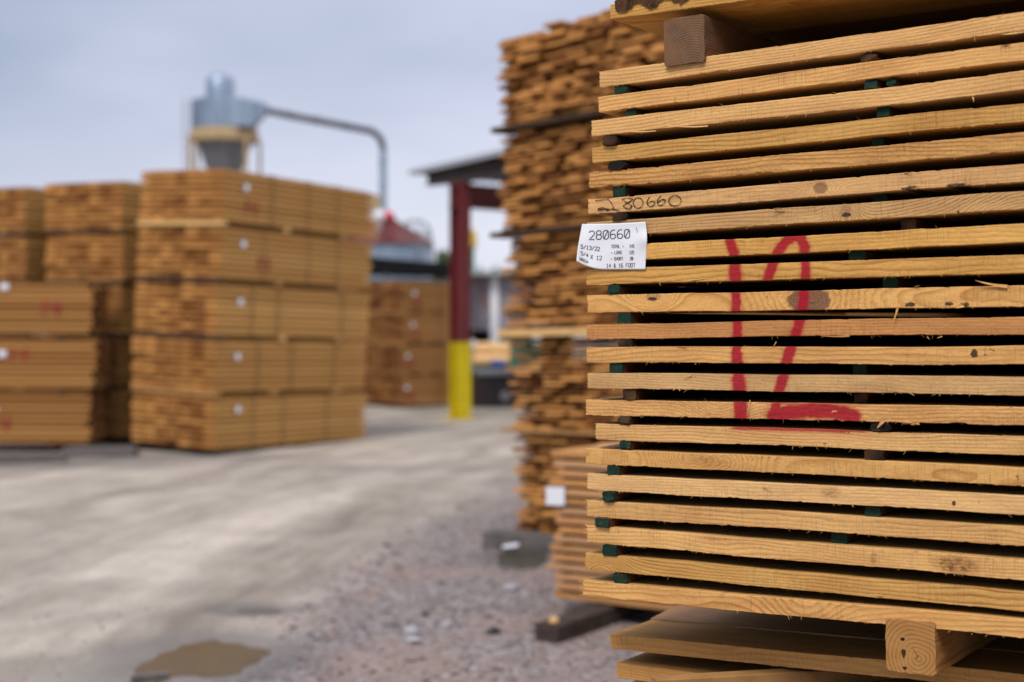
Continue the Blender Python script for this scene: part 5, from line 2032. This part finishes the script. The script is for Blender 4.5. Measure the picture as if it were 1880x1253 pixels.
# bits and pieces in the yard right of the post
o = beam((864, 746), (985, 744), 0.9, 0.62, M['bin'], 'steel_bin', 'low blackish steel bin with grey rim, just right of the post foot', 'bin')
rim = MB()
ln = (on_ground(985, 744) - on_ground(864, 746)).length
rim.box(-0.03, ln + 0.03, -0.5, -0.455, 0.56, 0.64)
rim.box(-0.03, ln + 0.03, 0.455, 0.5, 0.56, 0.64)
rim.box(-0.03, ln + 0.03, -0.45, 0.45, 0.625, 0.64)
rim.build('rim', M['greymetal'], o)
pl2 = MB()
pl2.lathe([(0.0, 0.0), (0.09, 0.0), (0.09, 0.02), (0.0, 0.02)], 16)
q = pl2.build('disc', M['greymetal'], o)
q.matrix_local = Matrix.Translation((ln * 0.42, -0.455, 0.2)) @ Matrix.Rotation(PI / 2, 4, 'X')
YR = 30.0
zr = lambda py: H_CAM + (590 - py) / FPX * YR
pr_ = at(898, 680, YR)
root = empty('flat_trailer', Matrix.Translation((pr_.x, YR, 0)))
tag(root, 'low green flat trailer behind the blackish bin', 'trailer')
m = MB()
m.box(-0.65, 0.95, -0.5, 0.5, zr(684), zr(675))
m.build('deck', M['green'], root)
for sx_ in (-0.4, 0.6):
    m = MB()
    m.tube([(sx_, -0.48, 0.22), (sx_, -0.36, 0.22)], 0.22, 16)
    m.tube([(sx_, 0.36, 0.22), (sx_, 0.48, 0.22)], 0.22, 16)
    m.build('wheel', M['bin'], root)
m = MB()
zl0 = zr(675)
log_specs = [(0.0, -0.22, 0.145), (0.02, 0.08, 0.15), (0.0, 0.36, 0.14), (0.04, -0.07, 0.14), (0.02, 0.23, 0.14)]
for k, (dx_, dy_, r_) in enumerate(log_specs):
    zz = zl0 + (r_ + 0.001 if k < 3 else r_ + 0.245)
    mm = MB()
    mm.tube([(-0.44 + dx_, 0, 0), (-0.1 + dx_, 0, 0.01), (0.42 + dx_, 0, 0.0)], [r_ * 0.95, r_, r_ * 1.02], 14)
    o = mm.build('log', M['log'], M=Matrix.Translation((pr_.x, YR + dy_, zz)), smooth=False)
    tag(o, ('pale peeled log in the lower row on the green trailer', 'pale peeled log on top of the others on the green trailer')[k > 2], 'log', ('lower logs on the trailer', 'upper logs on the trailer')[k > 2])
mm = MB()
mm.tube([(-0.16, 0, 0), (0.16, 0, 0)], 0.085, 14)
o = mm.build('drum', M['blue'], M=Matrix.Translation((at(914, 674, YR - 0.42).x, YR - 0.42, zr(675) + 0.09)))
tag(o, 'small blue drum lying beside the pale logs', 'drum')
# green machine
pg = at(930, 640, 33)
root = empty('green_machine', Matrix.Translation((pg.x, 33, 0)))
tag(root, 'dark green sawmill machine behind the pale logs', 'machine')
m = MB()
m.box(-0.25, 0.8, -0.4, 0.4, 0.35, 1.0, ch=0.05)
m.build('body', M['green'], root)
m = MB()
m.tube([(-0.15, 0, 0.95), (0.15, 0, 1.3), (0.5, 0, 1.35)], 0.07, 8)
m.build('arm', M['green'], root)
for sx_ in (-0.15, 0.6):
    m = MB()
    m.box(sx_ - 0.06, sx_ + 0.06, -0.3, 0.3, -0.02, 0.36)
    m.build('leg', M['bin'], root)
# white round sign behind the post
pw = at(868, 631, 27)
root = empty('round_sign', Matrix.Translation((pw.x, 27, 0)))
tag(root, 'small white round sign on a thin pole right behind the post', 'sign')
m = MB()
m.tube([(0, -0.02, pw.z), (0, 0.0, pw.z)], 0.075, 18)
m.build('disc', M['white'], root)
m = MB()
m.tube([(0, 0.02, -0.02), (0, 0.02, pw.z)], 0.018, 8)
m.build('pole', M['greymetal'], root)
# orange drum half hidden by the yellow foot
po = on_ground(864, 748)
m = MB()
m.lathe([(0, 0.0), (0.12, 0.0), (0.12, 0.28), (0.127, 0.30), (0.12, 0.32), (0.12, 0.58), (0.11, 0.60), (0, 0.60)], 18)
o = m.build('drum', M['orange'], M=Matrix.Translation((po.x - 0.06, po.y + 0.55, 0)))
tag(o, 'rusty orange drum half hidden behind the yellow post foot', 'drum')
# yellow hoist on green mast over the roofs
ph_ = at(864, 440, 46)
root = empty('hoist', Matrix.Translation((ph_.x, 46, 0)))
tag(root, 'yellow hoist head on a green mast rising right of the post', 'hoist')
m = MB()
m.box(-0.16, 0.2, -0.2, 0.2, H_CAM + (590 - 454) / FPX * 46, H_CAM + (590 - 432) / FPX * 46, ch=0.04)
m.lathe([(0.0, 0.2), (0.12, 0.18), (0.2, 0.0)], 12, c=(0.0, 0, H_CAM + (590 - 432) / FPX * 46))
m.build('head', M['ochre'], root)
m = MB()
m.box(-0.08, 0.12, -0.1, 0.1, -0.02, H_CAM + (590 - 454) / FPX * 46)
m.build('mast', M['green'], root)

# ------------------------------------------------------------------ trees beyond the buildings
def tree(x, y, h, r, seed, label):
    rs = np.random.RandomState(seed)
    root = empty('tree', Matrix.Translation((x, y, 0)))
    tag(root, label, 'tree', 'trees beyond the buildings')
    m = MB()
    m.tube([(0, 0, -0.05), (0.1, 0, h * 0.4), (0.05, 0.1, h * 0.75)], [0.22, 0.16, 0.06], 8)
    for k in range(5):
        a = k * 1.3
        m.tube([(0.08, 0, h * 0.4 + 0.1 * k), (r * 0.6 * math.cos(a), r * 0.6 * math.sin(a), h * (0.62 + 0.05 * k))], [0.08, 0.02], 6)
    m.build('trunk', M['timber_grey'], root)
    V, F = [], []
    cl = [(rs.randn() * r * 0.42, rs.randn() * r * 0.42, h * (0.55 + 0.42 * rs.rand())) for _ in range(14)]
    for i in range(1100):
        c = cl[rs.randint(14)]
        p = np.array(c) + rs.randn(3) * r * 0.2
        a, b = rs.randn(3), rs.randn(3)
        a *= 0.13 / np.linalg.norm(a)
        b *= 0.13 / np.linalg.norm(b)
        k = len(V)
        V += [p - a - b, p + a - b, p + a + b, p - a + b]
        F.append((k, k + 1, k + 2, k + 3))
    mesh_obj('crown', V, F, M['leaf'], root)


for i, (px, py, Y, lab) in enumerate(((880, 489, 75, 'rounded green tree behind the corrugated roof, nearest the post'), (905, 493, 80, 'low green tree behind the middle of the corrugated roof'), (932, 486, 78, 'green tree behind the corrugated roof, against the ragged stack'), (804, 457, 60, 'small dark green tree left of the post, beside the ladder cage'), (965, 488, 82, 'green tree hidden behind the ragged stack'))):
    p = at(px, py, Y)
    tree(p.x, Y, p.z - (0.55 if Y > 70 else 0.2), 1.5 if Y > 70 else 0.55, 300 + i, lab)
